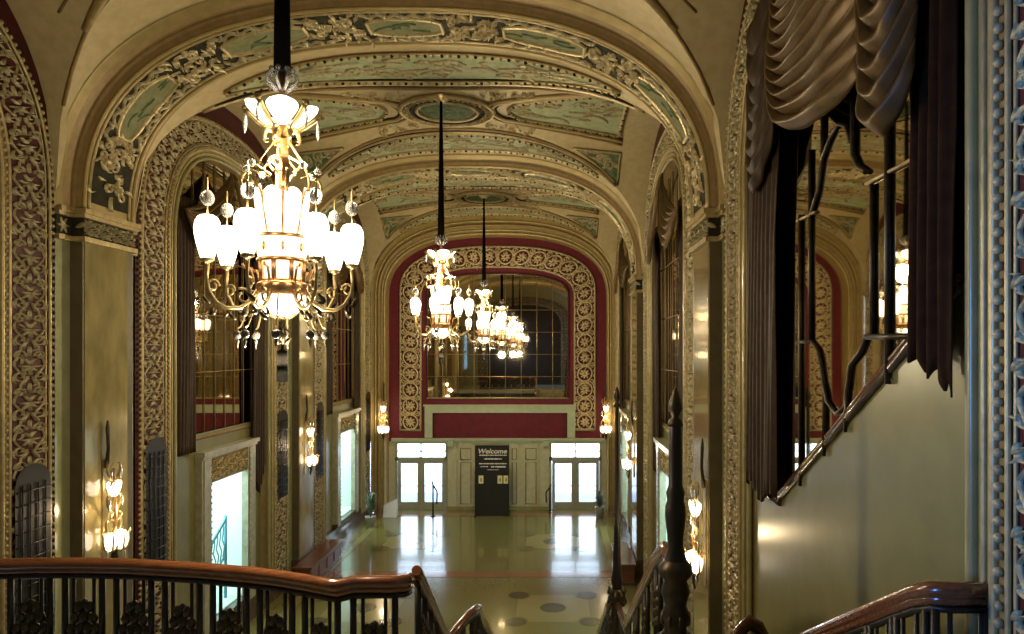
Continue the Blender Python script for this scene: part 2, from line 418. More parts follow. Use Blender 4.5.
def coffers(Yc, B, seed, near=False):
    k = B/3.68
    for sg in (-1, 1):
        # lens shaped field beside each transverse rib
        def lens(u, v):
            x = 3.75*(2*u-1); yin = (1.75+1.25*(abs(2*u-1))**2)*k
            return (x, sg*(yin+(3.12*k-yin)*v))
        if near:
            b = MB()
            for s2 in (-1, 1):
                b.tube([(X0+sg*AV*q_/20, Yc+s2*B*q_/20, vh(AV*q_/20, B*q_/20, B)-.01) for q_ in range(1, 20)], .028, 'gold_dark', 6)
                b.tube([(X0+sg*AV*q_/20*.97, Yc+s2*B*q_/20*.86, vh(AV*q_/20*.97, B*q_/20*.86, B)-.01) for q_ in range(3, 19)], .02, 'gold_dark', 6)
            cbuild(b, 'groin_rib')
        if not near: patch(Yc, B, lens, 44, 5, 'patina', 'lens', relief=seed+1+sg)
        b = MB()
        for dy, r, m in ((.10, .03, 'soffit_ground'), (-.14, .05, 'gilt'), (-.26, .03, 'soffit_ground'), (-.42, .045, 'gold_dark')):
            b.tube([(X0+x, Yc+sg*y, vh(x, y, B)-.02) for x, y in [(4.25*(2*i/44-1), (1.75+1.25*abs(2*i/44-1)**2)*k+dy*(1-abs(2*i/44-1)**2)) for i in range(45)]], r, m, 6)
        cbuild(b, 'coffer_frame')
        # shield shaped side field
        def shield(u, v):
            x = 1.45+2.75*u; hw = (.40+1.05*u**.9)*k*(1-max(0, (.10-u)/.10)**2*.8)
            return (sg*x, hw*(2*v-1))
        patch(Yc, B, shield, 22, 8, 'patina', 'shield', relief=seed+5+sg, r=.05)
        b = MB()
        for d, r, m in ((.11, .028, 'soffit_ground'), (.20, .055, 'rib_gold'), (.33, .04, 'gold_dark')):
            pts = []
            for i in range(41):
                f = i/40
                if f < .4: q = f/.4; x = 4.3-(4.3-1.5)*q; y = (.40+1.05*((x-1.45)/2.75 if x > 1.45 else 0)**.9)*k+d
                elif f > .6: q = (1-f)/.4; x = 4.3-(4.3-1.5)*q; y = -(.40+1.05*((x-1.45)/2.75 if x > 1.45 else 0)**.9)*k-d
                else: a = (f-.4)/.2*pi; x = 1.5-(.25+d)*sin(a); y = (.42*k+d)*cos(a)
                pts.append((X0+sg*x, Yc+y, vh(x, y, B)-.03))
            b.tube(pts, r, m, 6)
        cbuild(b, 'coffer_frame')
        for s2 in (() if near else (-1, 1)):
            def tri(u, v):
                x = 3.05+1.25*u; y0 = (1.95+.18*u)*k; y1 = y0 + .85*u*k
                y1 = min(y1, x/AV*B*.97)
                return (sg*x, s2*(y0+(max(y1, y0+.02)-y0)*v))
            patch(Yc, B, tri, 10, 4, 'patina_deep', 'tri', bead=False, relief=seed+11+sg+s2, r=.03)
    # centre medallion
    b = MB(); zc = vh(0, 0, B)
    b.lathe([(.02, -.05), (.62, -.05)], 'patina_deep', (X0, Yc, zc), 32)
    b.lathe([(.66, -.06), (.98, -.06)], 'soffit_ground', (X0, Yc, zc), 32)
    cbuild(b, 'medallion')
    b = MB()
    for R_, r, m in ((.64, .05, 'gilt'), (.76, .05, 'soffit_ground'), (.98, .06, 'gilt')):
        b.tube([(X0+R_*1.12*cos(2*pi*i/40), Yc+R_*sin(2*pi*i/40), zc-.05) for i in range(41)], r, m, 6)
    fl = Flat(lambda u, v, w: (X0+(.88+v)*1.12*cos(u/.88), Yc+(.88+v)*sin(u/.88), zc-.05-w), 2*pi*.88, .22)
    acanthus(b, fl, 'gilt', seed, .05, step=1.6)
    R = random.Random(seed)
    for sg in (-1, 1):
        for s2 in (-1, 1):
            f2 = Flat(lambda u, v, w: (X0+sg*(.75+u), Yc+s2*(.95+v+.25*u), vh(.75+u, .95+v+.25*u, B)-.02-w), 1.5, .6)
            tangle(b, f2, 'gilt', seed+sg*3+s2, .1, 1.3, .05, 14)
    cbuild(b, 'medallion_frame')
for i, (Yc, B) in enumerate(BAYS):
    vault(Yc, B); coffers(Yc, B, 20+40*i, i == 0)
b = MB()
b.grid(lambda u, v: (lambda p: (X0+p[0], -3+4.3*v, p[1]))((AV*(2*u-1), ZS+RV*se(2*u-1))), 40, 2, 'gold_plaster')
b.box((WL-.4, -3, ZS+RV+.02), (WR+.4, YE+.3, ZS+RV+.2), 'gold_dark')
cbuild(b, 'vault')

# ---- transverse ribs
class Soffit:
    def __init__(s, a, rise, Yc, W):
        s.c = [p for p in arch(a, rise, ZS, ZS, 0, 80)]; s.Yc, s.W = Yc, W; s.L = [0]
        for i in range(1, len(s.c)): s.L.append(s.L[-1]+math.dist(s.c[i], s.c[i-1]))
        s.len = s.L[-1]
    def p(s, u, v, w=0):
        u = min(max(u, 0), s.len); lo, hi = 0, len(s.L)-2
        while lo < hi:
            m_ = (lo+hi+1)//2
            if s.L[m_] <= u: lo = m_
            else: hi = m_-1
        a, b_ = s.c[lo], s.c[lo+1]; d = s.L[lo+1]-s.L[lo]; f = (u-s.L[lo])/max(d, 1e-9)
        tx, tz = (b_[0]-a[0])/max(d, 1e-9), (b_[1]-a[1])/max(d, 1e-9)
        return (X0+a[0]*(1-f)+b_[0]*f+tz*w, s.Yc+v*s.W, a[1]*(1-f)+b_[1]*f-tx*w)
def rib(Yc, half=.65, outer=1.0, orn=True):
    t = trim((X0, Yc, ZS)); off = Vector((X0, Yc, ZS))
    def tb(b, n):
        b.v = [tuple(Vector(q)-off) for q in b.v]; return b.build(n, t)
    so = Soffit(4.975, 3.23, Yc, 2*half); s2 = Soffit(5.085, 3.36, Yc, 2*half)
    b = MB(); N = 90
    def prof(u, v):       # rounded stepped section of the rib
        secs = [(5.16, 3.46, -outer-.02), (5.14, 3.44, -outer), (5.085, 3.35, -outer+.06), (5.085, 3.35, -half-.07), (5.06, 3.32, -half-.03), (4.975, 3.23, -half),
                (4.975, 3.23, half), (5.06, 3.32, half+.03), (5.085, 3.35, half+.07), (5.085, 3.35, outer-.06), (5.14, 3.44, outer), (5.16, 3.46, outer+.02)]
        k = min(int(round(v*11)), 11); a, r, y = secs[k]; th = pi-pi*u
        return (X0+a*math.copysign(abs(cos(th))**(2/NE), cos(th)), Yc+y, ZS+r*max(0, sin(th))**(2/NE))
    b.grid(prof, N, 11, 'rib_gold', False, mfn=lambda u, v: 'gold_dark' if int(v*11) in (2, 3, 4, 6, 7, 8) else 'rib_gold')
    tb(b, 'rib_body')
    if not orn: return
    W = 2*half
    b = MB(); g = lambda v, w: (lambda k: [so.p(so.len*i/k, v, w) for i in range(k+1)])(90)
    for v in (-.40, .40): b.tube(g(v, .01), .028, 'gilt', 6)
    for v in (-.485, .485): b.tube(g(v, .01), .035, 'rib_gold', 6)
    tb(b, 'soffit_molding')
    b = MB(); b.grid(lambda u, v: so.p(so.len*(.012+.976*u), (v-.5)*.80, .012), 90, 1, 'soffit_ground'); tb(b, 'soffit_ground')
    inner = Flat(lambda u, v, w: so.p(u, v/W, .012+w), so.len, W*.78)
    b = MB(); bp = MB()
    cart = [(.15, .8), (.325, .85), (.5, .75), (.675, .85), (.85, .8)]; last = .02*so.len
    sd = int(Yc*10)
    for c, hl in cart:
        cu = c*so.len
        tangle(b, inner, 'gilt_cream', sd+int(c*100), last+.05, cu-hl+.1, .06, 46)
        last = cu+hl-.1
        def field(u, v, cu=cu, hl=hl):
            x = 2*u-1; hv = .26*(1-.45*abs(x)**3)
            return inner.p(cu+hl*.78*x, (2*v-1)*hv, .004)
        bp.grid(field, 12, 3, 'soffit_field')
        for sg in (-1, 1):
            ribbon(b, inner, [(cu+hl*.82*(2*i/16-1), sg*(.29*(1-.45*abs(2*i/16-1)**3))) for i in range(17)], .06, .045, 'gilt')
            ribbon(b, inner, [(cu+hl*.95*(2*i/24-1), sg*(.40+.05*sin(i*1.3))) for i in range(25)], .05, .05, 'gilt_pale')
            for i in range(12):
                leaf(b, inner, cu+hl*(2*(i+.5)/12-1), sg*.36, (0 if i % 2 else pi)+sg*.5, .16, .06, .055, 'gilt_pale', 1.2*sg)
            ribbon(b, inner, [(cu+sg*hl*.82, v) for v in (-.2, -.1, 0, .1, .2)], .07, .05, 'gilt')
        R = random.Random(sd+int(c*1000))
        for k in range(6): leaf(b, inner, cu+hl*R.uniform(-.5, .5), R.uniform(-.1, .1), R.choice((0, pi))+R.uniform(-.5, .5), .3, .05, .03, 'patina_deep', R.uniform(-1, 1))
    tangle(b, inner, 'gilt_cream', sd+7, last+.05, so.len*.98, .06, 46)
    tb(b, 'soffit_scrollwork'); tb(bp, 'soffit_cartouche')
rib(2.2, orn=False); rib(11.6); rib(20.95)

# ---- side walls
def plane(side, Yc):
    if side < 0: return lambda t, z, w: (WL+w, Yc+t, z)
    return lambda t, z, w: (WR-w, Yc+t, z)
wall = {-1: MB(), 1: MB()}
RED = {}
def fr(hw): return 2.95-(3.6-hw)*.62
DOORS = {}
def side_bay(side, bi, door=None, grille=False, sill=None, zfoot=0.0, mirror_label=None, seed=1, orn_step=1.15, mw=-.20, ww=-.12, di=0.0):
    Yc, B = BAYS[bi]; k = B/3.68; pl = plane(side, Yc); W = wall[side]; zb = max(.02, zfoot)
    C = lambda hw, dz=0: arch(hw*k, fr(hw)-.25*(1-k)*3, zb)
    # spandrel between the vault's wall arch and the frame, with a red margin
    Strip(arch(B, RV, zb), C(3.62), pl, 0).surf(W, 'dark_red')
    t = trim(pl(0, zb, 0)); off = Vector(pl(0, zb, 0))
    def tb(b, n, p=None):
        b.v = [tuple(Vector(q)-off) for q in b.v]; return b.build(n, p or t)
    s_bo = Strip(C(3.62), C(3.48), pl, 0, .05); s_or = Strip(C(3.48), C(2.74+di), pl, .03)
    s_bi = Strip(C(2.74+di), C(2.60+di), pl, .05); s_ol = Strip(C(2.60+di), C(2.28+di), pl, .06, -.02); s_rv = Strip(C(2.28+di), C(2.20+di), pl, -.02, -.32)
    b = MB(); s_bo.surf(b, 'dark_red'); s_or.surf(b, 'dark_red'); s_bi.surf(b, 'gold_dark'); s_ol.surf(b, 'olive', True); s_rv.surf(b, 'gold_dark')
    tb(b, 'arch_band')
    b = MB()
    molding(b, s_bo, .35, .025, 'gilt', .01); beads(b, s_bo, -.05, .034, .105, 'gilt_pale', .03)
    molding(b, s_or, -.44, .014, 'gilt', .01); molding(b, s_or, .46, .014, 'gilt', .01)
    beads(b, s_bi, .1, .032, .10, 'gilt_pale', .02); molding(b, s_bi, -.4, .02, 'gilt', .01); molding(b, s_bi, .5, .03, 'gilt', .01)
    molding(b, s_ol, .42, .045, 'olive', .02); molding(b, s_ol, -.1, .02, 'gilt', .01)
    tb(b, 'bead_molding')
    b = MB(); acanthus(b, s_or, 'gilt_pale' if bi == 0 else 'gilt_pale', seed, .05, step=orn_step)
    tb(b, 'scrollwork')
    if grille:
        for e in (0, 1):
            b = MB(); zl, zh = 2.7, 4.85
            u0, u1 = (zl-zb, zh-zb)
            if e: u0, u1 = s_or.len-(zh-zb), s_or.len-(zl-zb)
            def gp(u, v):
                return s_or.p(u0+(u1-u0)*u, (v-.5)*.92, .075)
            b.grid(gp, 12, 2, 'iron', False)
            top = u0 if e else u1; d = -1 if e else 1
            for q in range(8):
                a0, a1 = pi*q/8, pi*(q+1)/8
                b.poly([s_or.p(top, 0, .075), s_or.p(top+d*.28*sin(a0), .46*cos(a0), .075), s_or.p(top+d*.28*sin(a1), .46*cos(a1), .075)], 'iron')
            for q in range(11): b.tube([s_or.p(u0+(u1-u0)*(q+.5)/11, v, .085) for v in (-.44, .44)], .012, 'iron', 5)
            for v in (-.3, -.1, .1, .3): b.tube([s_or.p(u0, v, .088), s_or.p(u1, v, .088)], .010, 'iron', 5)
            tb(b, 'grille')
    # recess back wall
    hw = (2.20+di)*k; R2 = fr(2.20+di)-.75*(1-k); N = 36
    zs_ = sill or (lambda tt: 4.85)
    gz = lambda tt: archz(tt, hw, R2)
    ts = [hw*(2*i/N-1) for i in range(N+1)]
    if door:
        dc, dh, dz0, dz1 = door
        for a, c in ((-hw, dc-dh), (dc+dh, hw)): W.quad(pl(a, zb, -.15), pl(c, zb, -.15), pl(c, 4.95, -.15), pl(a, 4.95, -.15), 'wainscot')
        W.quad(pl(dc-dh, dz1, -.15), pl(dc+dh, dz1, -.15), pl(dc+dh, 4.95, -.15), pl(dc-dh, 4.95, -.15), 'wainscot')
        W.quad(pl(dc-dh, zb, -.15), pl(dc+dh, zb, -.15), pl(dc+dh, dz0, -.15), pl(dc-dh, dz0, -.15), 'wainscot')
    else:
        for i in range(N): W.quad(pl(ts[i], zb, ww), pl(ts[i+1], zb, ww), pl(ts[i+1], zs_(ts[i+1]), ww), pl(ts[i], zs_(ts[i]), ww), 'wainscot')
        for i in range(N): W.quad(pl(ts[i], zs_(ts[i]), ww), pl(ts[i+1], zs_(ts[i+1]), ww), pl(ts[i+1], zs_(ts[i+1]), -.3), pl(ts[i], zs_(ts[i]), -.3), 'dark_marble')
    # masonry behind the glass
    if not door: W.quad(pl(-B-.2, zb, -.32), pl(B+.2, zb, -.32), pl(B+.2, 12.6, -.32), pl(-B-.2, 12.6, -.32), 'gold_dark')
    else: W.quad(pl(-B-.2, 4.9, -.32), pl(B+.2, 4.9, -.32), pl(B+.2, 12.6, -.32), pl(-B-.2, 12.6, -.32), 'gold_dark')
    # the mirror
    off2 = Vector(pl(0, zs_(0), mw)); mr = empty('arched_mirror', off2)
    def mb_(b, n, p=None):
        b.v = [tuple(Vector(q)-off2) for q in b.v]; return b.build(n, p or mr)
    b = MB()
    for i in range(N): b.quad(pl(ts[i], zs_(ts[i])+.0, mw), pl(ts[i+1], zs_(ts[i+1]), mw), pl(ts[i+1], max(zs_(ts[i+1])+.01, gz(ts[i+1])), mw), pl(ts[i], max(zs_(ts[i])+.01, gz(ts[i])), mw), 'mirror_glass')
    mb_(b, 'glass')
    tag(mr, *mirror_label)
    return pl, mb_, mr, gz, zs_, k, tb, t
def bars(mb_, pl, gz, zs_, hw, n=9, rows=(6.3, 7.6, 8.9)):
    b = MB()
    for i in range(1, n):
        tt = hw*(2*i/n-1); b.tube([pl(tt, zs_(tt), -.182), pl(tt, gz(tt), -.182)], .012, 'gold_dark', 5)
    for z in rows: b.tube([pl(-hw*.98, z, -.182), pl(hw*.98, z, -.182)], .012, 'gold_dark', 5)
    b.tube([pl(-hw*.98, zs_(-hw), -.165), pl(hw*.98, zs_(hw), -.165)], .05, 'gold_dark', 6)
    mb_(b, 'glazing_bars')

# drapery -------------------------------------------------------------------
def drape(name, fn, nu, nv, m, origin, label, cat, group=None, thick=.012, lining=None):
    b = MB(); o3 = Vector(origin)
    b.grid(lambda u, v: tuple(Vector(fn(u, v))-o3), nu, nv, m)
    o = b.build(name); o.location = o3
    md = o.modifiers.new('cloth', 'SOLIDIFY'); md.thickness = thick
    tag(o, label, cat, group); return o
def swag(pl, a, c, drop, label, m='drape_gold', folds=7, w0=.11, bulge=.22, group=None, skew=.5, depth=.055, top=.12, ends=None):
    def fn(u, v):
        q = u**(math.log(.5)/math.log(skew)); sh = 4*q*(1-q)
        gather = .04+.96*v
        t_ = a[0]+(c[0]-a[0])*(u); z_ = a[1]+(c[1]-a[1])*u
        ed = (1-gather)*.0
        z = z_-drop*(top+(1-top)*v**1.15)*sh**.85
        if ends:
            za = a[1]+(ends[0]-a[1])*v; zc_ = c[1]+(ends[1]-c[1])*v
            z = za+(zc_-za)*u-drop*(1.9-.9*v)*min(1, v*4+.1)*sh**.8
        ph = v*folds*2*pi; f = abs(sin(ph/2))**.7
        w = w0+bulge*sh**.6*(.35+.65*v)*(1-.25*v*v)+depth*(f-.5)*2*sh**.55+.012*sin(17*u+9*v)
        z -= .02*sin(ph)*sh
        return pl(t_+.02*sin(11*v+3*u), z, w)
    return drape('swag_valance', fn, 40, 14*folds, m, pl((a[0]+c[0])/2, a[1]-drop*.5, w0), label, 'curtain', group)
def curtain(pl, ta, tb_, ztop, zbot, label, m='drape_brown', folds=6, w0=-.04, depth=.025, taper=None, group=None, ragged=0):
    R = random.Random(int(abs(ta*100)+ztop*10)); ph0 = R.uniform(0, 6)
    def fn(u, v):
        zt = ztop(u) if callable(ztop) else ztop; zb_ = zbot(u) if callable(zbot) else zbot
        zb_ += ragged*(.5+.5*sin(u*29+1.3*sin(u*13)))
        t_ = ta+(tb_-ta)*u
        if taper:
            lo, hi = taper(v); t_ = lo+(hi-lo)*u
        uu = u+.015*sin(5*v+ph0)
        w = w0+depth*(abs(sin(uu*folds*pi+ph0))**.8*2-1)+.02*sin(uu*folds*2.3*pi+4*v)
        return pl(t_, zt+(zb_-zt)*v, w)
    return drape('curtain', fn, folds*10, 30, m, pl((ta+tb_)/2, 7.5, w0), label, 'curtain', group)

# ---- left bay nearest the camera
SIDE = {-1: 'left', 1: 'right'}
LZ = 3.80   # upper landing level
pl, mb_, mr, gz, zs_, k, tb, t = side_bay(-1, 0, grille=True, zfoot=LZ-1.5, seed=11, mirror_label=('tall arched mirror on the left wall beside the upper landing balustrade', 'mirror'))
bars(mb_, pl, gz, zs_, 2.2)
swag(pl, (-2.1, 10.2), (-.06, 11.0), 1.5, 'gold swag valance in the left arch beside the landing, half nearer the camera')
swag(pl, (.06, 11.0), (2.1, 10.2), 1.5, 'gold swag valance in the left arch beside the landing, half farther from the camera')
# ---- left bay 2 and 3
DZ0, DZ1 = .62, 3.78
for bi, dc, seed in ((1, .16, 12), (2, .45, 13)):
    where = ('second' if bi == 1 else 'far end')
    pl, mb_, mr, gz, zs_, k, tb, t = side_bay(-1, bi, door=(dc, .93, DZ0, DZ1), grille=True, seed=seed,
        mirror_label=(('tall arched mirror above the left doorway behind the big front chandelier', 'mirror') if bi == 1 else ('tall arched mirror above the far left doorway nearest the end wall', 'mirror')))
    bars(mb_, pl, gz, zs_, 2.2*k)
    dn = 'nearer left doorway behind the front chandelier' if bi == 1 else 'far left doorway near the end wall'
    h = 2.1*k
    swag(pl, (-h, 9.7), (-.06, 10.95), 1.25, 'dark gold swag over the %s, left half' % dn, 'drape_gold', 6)
    swag(pl, (.06, 10.95), (h, 9.7), 1.25, 'dark gold swag over the %s, right half' % dn, 'drape_gold', 6)
    curtain(pl, -2.15*k, -1.45*k, 10.0, 4.6, 'brown side curtain at the near side of the %s' % dn, folds=5)
    curtain(pl, 1.45*k, 2.17*k, 10.0, lambda u: 3.05+1.3*abs(u-.45), 'brown pointed curtain at the far side of the %s' % dn, folds=5)
    DOORS[(-1, bi)] = dc
# ---- right bays 2 and 3
for bi, dc, seed in ((1, .10, 14), (2, 0.1, 15)):
    pl, mb_, mr, gz, zs_, k, tb, t = side_bay(1, bi, door=(dc, .93, DZ0, DZ1), seed=seed,
        mirror_label=(('tall narrow-looking arched mirror on the right wall behind the newel lamp post', 'mirror') if bi == 1 else ('arched mirror on the right wall closest to the end wall', 'mirror')))
    bars(mb_, pl, gz, zs_, 2.2*k)
    dn = 'right doorway behind the newel post' if bi == 1 else 'far right doorway near the end wall'
    h = 2.1*k
    swag(pl, (-h, 9.7), (-.06, 10.95), 1.25, 'gold swag over the %s, nearer half' % dn, 'drape_gold', 6)
    swag(pl, (.06, 10.95), (h, 9.7), 1.25, 'gold swag over the %s, farther half' % dn, 'drape_gold', 6)
    curtain(pl, -2.15*k, -1.45*k, 10.0, 4.6, 'brown side curtain at the near side of the %s' % dn, folds=5)
    curtain(pl, 1.40*k, 2.15*k, 10.0, 3.6, 'brown side curtain at the far side of the %s' % dn, folds=5)
    DOORS[(1, bi)] = dc

# ---- right bay nearest the camera: stair rises beside it, so the sill slopes
Yn = BAYS[0][0]
def rsill(tt):
    Y = Yn+tt
    return 4.90+.06 if Y > 8.23 else 4.96+(8.23-Y)*.615
pl, mb_, mr, gz, zs_, k, tb, t = side_bay(1, 0, sill=rsill, zfoot=LZ-3.0, seed=16, orn_step=1.3, mw=-.02, ww=-.03, di=.15,
    mirror_label=('large arched mirror with sloping lower edge on the near right wall', 'mirror'))
def q(x, y, w=.0):     # a point of the near right recess seen at pixel x, y
    Y = (WR-w)*F/(x-552); return pl(Y-Yn, zz(y, Y), w)
b = MB()
def bar(pts, r=.020, m='bronze'): b.tube([q(*p) for p in pts], r, m, 6)
bar([(800, 215), (800, 340), (800, 486)]); bar([(810, 150), (810, 341)])
bar([(797, 342), (811, 342)], .022); bar([(811, 341), (818, 350), (821, 365), (824, 390), (824, 456)])
bar([(824, 385), (827, 402), (836, 414), (845, 407), (847, 390), (850, 365), (860, 352), (866, 337)])
bar([(847, 390), (845, 432)]); bar([(866, 337), (912, 336)], .026)
bar([(872, 184), (872, 336)]); bar([(887.5, 80), (887.5, 384)], .026); bar([(914, 110), (914, 352)])  # rightmost bar stands in for the chandelier cord's reflection in the mirror
bar([(823, 100), (822, 160), (818, 190), (810, 217)]); bar([(822, 160), (829, 140), (838, 124), (846, 126), (850, 142)])
bar([(853, 60), (853, 155), (858, 166), (866, 172)], .026)
bar([(866, 184), (935, 147)], .016, 'gilt'); bar([(797, 221), (815, 212)], .016, 'gilt')
mb_(b, 'glazing_bars')
b = MB()
b.tube([pl(8.26-Yn+.05, rsill(8.26-Yn), -.03), pl(4.6-Yn, rsill(4.6-Yn), -.03)], .05, 'dark_marble', 6)
b.tube([pl(8.26-Yn+.05, rsill(8.26-Yn)+.06, -.02), pl(4.6-Yn, rsill(4.6-Yn)+.06, -.02)], .03, 'rail_wood', 6)
b.tube([pl(8.2-Yn, rsill(1.5), -.02), pl(9.0-Yn, rsill(1.5), -.02)], .05, 'dark_marble', 6)
mb_(b, 'sill_rail')
swag(pl, (.78, 11.7), (-1.36, 12.0), .50, 'large gold-brown festoon swag nearer the arch column in the near right arch', folds=13, bulge=.20, w0=.20, skew=.34, depth=.07, ends=(9.75, 9.0))
swag(pl, (-1.43, 12.0), (-2.18, 11.7), .50, 'large gold-brown festoon swag beside the blue-lit molding in the near right arch', folds=13, bulge=.18, w0=.20, skew=.5, depth=.065, ends=(9.0, 8.7))
swag(pl, (1.86, 10.9), (.86, 11.2), .30, 'dark hanging festoon lowest at the left edge of the near right arch', 'drape_brown', folds=8, bulge=.05, w0=.19, skew=.4, depth=.04, ends=(8.9, 9.3))
curtain(pl, 2.30, 1.15, 10.3, lambda u: 4.98+.10*sin(u*9), 'dark brown curtain hanging on the left side of the near right mirror', folds=7, w0=.085, depth=.02,
        taper=lambda v: (2.30, 1.15-.25*max(0, 1-v*2.4)+.02*v))
curtain(pl, -1.86, -2.40, 11.1, lambda u: 6.70-.25*u, 'near-black curtain with ragged hem on the right side of the near right mirror', 'drape_dark', folds=4, w0=.08, depth=.025, ragged=.10)

# ---- piers between the bays and their pilasters
def pier(side, Yc, half=.65, front=.2):
    X = WL if side < 0 else WR; d = 1 if side < 0 else -1
    W = wall[side]
    W.quad((X, Yc-1.06, 0), (X, Yc+1.06, 0), (X, Yc+1.06, ZS+.6), (X, Yc-1.06, ZS+.6), 'green_marble')
    W.box((X-d*.32, Yc-1.3, 0), (X-d*.02, Yc+1.3, 12.5), 'gold_dark')
    t = trim((X, Yc, 0))
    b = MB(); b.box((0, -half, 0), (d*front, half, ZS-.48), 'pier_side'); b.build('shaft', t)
    b = MB(); b.box((d*front, -half+.04, .7), (d*(front+.012), half-.16, ZS-.5), 'marble'); b.build('marble_panel', t)
    b = MB()
    for z0, z1, p in ((ZS-.50, ZS-.42, .05), (ZS-.42, ZS-.12, .0), (ZS-.12, ZS-.06, .05), (ZS-.06, ZS+.02, .09)):
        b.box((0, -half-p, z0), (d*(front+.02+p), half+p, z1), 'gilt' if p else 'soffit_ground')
        for s_ in (-1, 1): b.box((0, s_*(half+.02+p*.2), z0), (d*(.03+p), s_*1.0, z1), 'gilt' if p else 'soffit_ground')
    b.box((0, -half, ZS+.02), (d*front, half, ZS+.12), 'rib_gold')
    b.build('entablature', t)
    b = MB(); fz = ZS-.27
    fl = Flat(lambda u, v, w: (d*(front+.02+w), -half+u, fz+v), 2*half, .28); acanthus(b, fl, 'gilt_pale', 5, .05, step=1.2)
    f3 = Flat(lambda u, v, w: (u*d, -half-w, fz+v), front, .28); leaf(b, f3, .1, 0, .4, .2, .08, .03, 'gilt_pale')
    for s_ in (-1, 1):
        f2 = Flat(lambda u, v, w: (d*(.03+w), s_*(half+.05+u), fz+v), .3, .28)
        for a in range(6): leaf(b, f2, .15, 0, a*pi/3, .13, .05, .03, 'gilt_pale')
    b.build('frieze_ornament', t)
    b = MB(); b.box((0, -half-.05, 0), (d*(front+.06), half+.05, .62), 'dark_marble'); b.build('plinth', t)
for sd in (-1, 1):
    for Yc in (2.2, 11.6, 20.95): pier(sd, Yc)
# side walls behind the camera
for sd in (-1, 1):
    X = WL if sd < 0 else WR
    if sd > 0: wall[sd].quad((X, -3, 0), (X, 1.2, 0), (X, 1.2, ZS), (X, -3, ZS), 'wainscot')
    else:
        for y0, y1, z0, z1 in ((-3, -2.2, 0, ZS), (-.2, 1.2, 0, ZS), (-2.2, -.2, 0, 5.2), (-2.2, -.2, 8.4, ZS)): wall[sd].quad((X, y0, z0), (X, y1, z0), (X, y1, z1), (X, y0, z1), 'wainscot')

# doorways in the side walls, each with a lit passage behind
DN = [0]
def side_door(side, bi):
    DN[0] += 1; Yc, B = BAYS[bi]; dc = DOORS[(side, bi)]; pl = plane(side, Yc); dh = .93
    o = Vector(pl(dc, DZ0, 0)); root = empty('door_%d' % DN[0], o, 0, 'structure')
    def tb(b, n):
        b.v = [tuple(Vector(q_)-o) for q_ in b.v]; return b.build(n, root)
    b = MB(); fw = .43; top = 4.45
    tf = lambda t_, z, w: pl(t_, z, w)
    for a, c in ((dc-dh-fw, dc-dh), (dc+dh, dc+dh+fw)):
        b.box((a, .5, -.16), (c, top, .0), 'cream_marble', tf)
        b.box((a+.06, .5, 0), (c-.06, top-.1, .03), 'cream_marble', tf); 
    b.box((dc-dh, DZ1+.62-.02, -.16), (dc+dh, top, 0), 'cream_marble', tf)
    b.box((dc-dh-fw-.06, top, -.16), (dc+dh+fw+.06, top+.1, .09), 'cream_marble', tf)
    b.box((dc-dh-fw-.02, top-.07, -.16), (dc+dh+fw+.02, top, .045), 'cream_marble', tf)
    tb(b, 'door_surround')
    b = MB(); b.box((dc-dh, DZ1, -.16), (dc+dh, DZ1+.6, -.05), 'gold_dark', tf)
    fl = Flat(lambda u, v, w: pl(dc-dh+u, DZ1+.3+v, -.05+w), 2*dh, .52); acanthus(b, fl, 'gilt', 8+bi, .05, step=1.1)
    tb(b, 'header_ornament')
    b = MB()
    for s_ in (-1, 1):
        n = 26
        for i in range(n): b.ball(pl(dc+s_*(dh+.06), DZ0+(DZ1+.5-DZ0)*(i+.5)/n, .035), .025, 'gilt', 5, 4)
    tb(b, 'bead_molding')
    b = MB(); b.box((dc-dh-.5, .3, -.2), (dc+dh+.5, DZ0, .02), 'dark_marble', tf); tb(b, 'sill')
    # passage
    b = MB(); x0, x1, w1 = dc-dh-.6, dc+dh+.6, -3.2
    b.quad(pl(x0, DZ0, w1), pl(x1, DZ0, w1), pl(x1, 4.3, w1), pl(x0, 4.3, w1), 'alcove_wall')
    b.quad(pl(x0, DZ0, -.16), pl(x0, DZ0, w1), pl(x0, 4.3, w1), pl(x0, 4.3, -.16), 'alcove_wall')
    b.quad(pl(x1, DZ0, -.16), pl(x1, DZ0, w1), pl(x1, 4.3, w1), pl(x1, 4.3, -.16), 'alcove_wall')
    b.quad(pl(x0, 4.3, -.16), pl(x1, 4.3, -.16), pl(x1, 4.3, w1), pl(x0, 4.3, w1), 'alcove_wall')
    b.quad(pl(x0, DZ0, -.16), pl(x1, DZ0, -.16), pl(x1, DZ0, w1), pl(x0, DZ0, w1), 'alcove_wall')
    tb(b, 'passage')
    l = bpy.data.lights.new('passage_light', 'AREA'); l.shape = 'RECTANGLE'; l.size = 2.0; l.size_y = 1.4; l.energy = 150; l.color = (.66, .94, 1.0)
    lo = bpy.data.objects.new('passage_light', l); COL.objects.link(lo); lo.location = pl(dc, 4.25, -1.6)
    return pl, dc
for key in ((-1, 1), (-1, 2), (1, 1), (1, 2)): side_door(*key)
# baseboards
for sd in (-1, 1):
    b = MB()
    for Yc, B in BAYS[1:]:
        pl = plane(sd, Yc); k = B/3.68
        b.box((-B, 0, -.3), (B, .30, .10), 'dark_marble', pl); b.box((-2.25*k, .30, -.3), (2.25*k, .50, .03), 'dark_marble', pl)
    b.build('baseboard_'+SIDE[sd], kind='structure')
for sd in (-1, 1): wall[sd].build('wall_'+SIDE[sd], kind='structure')

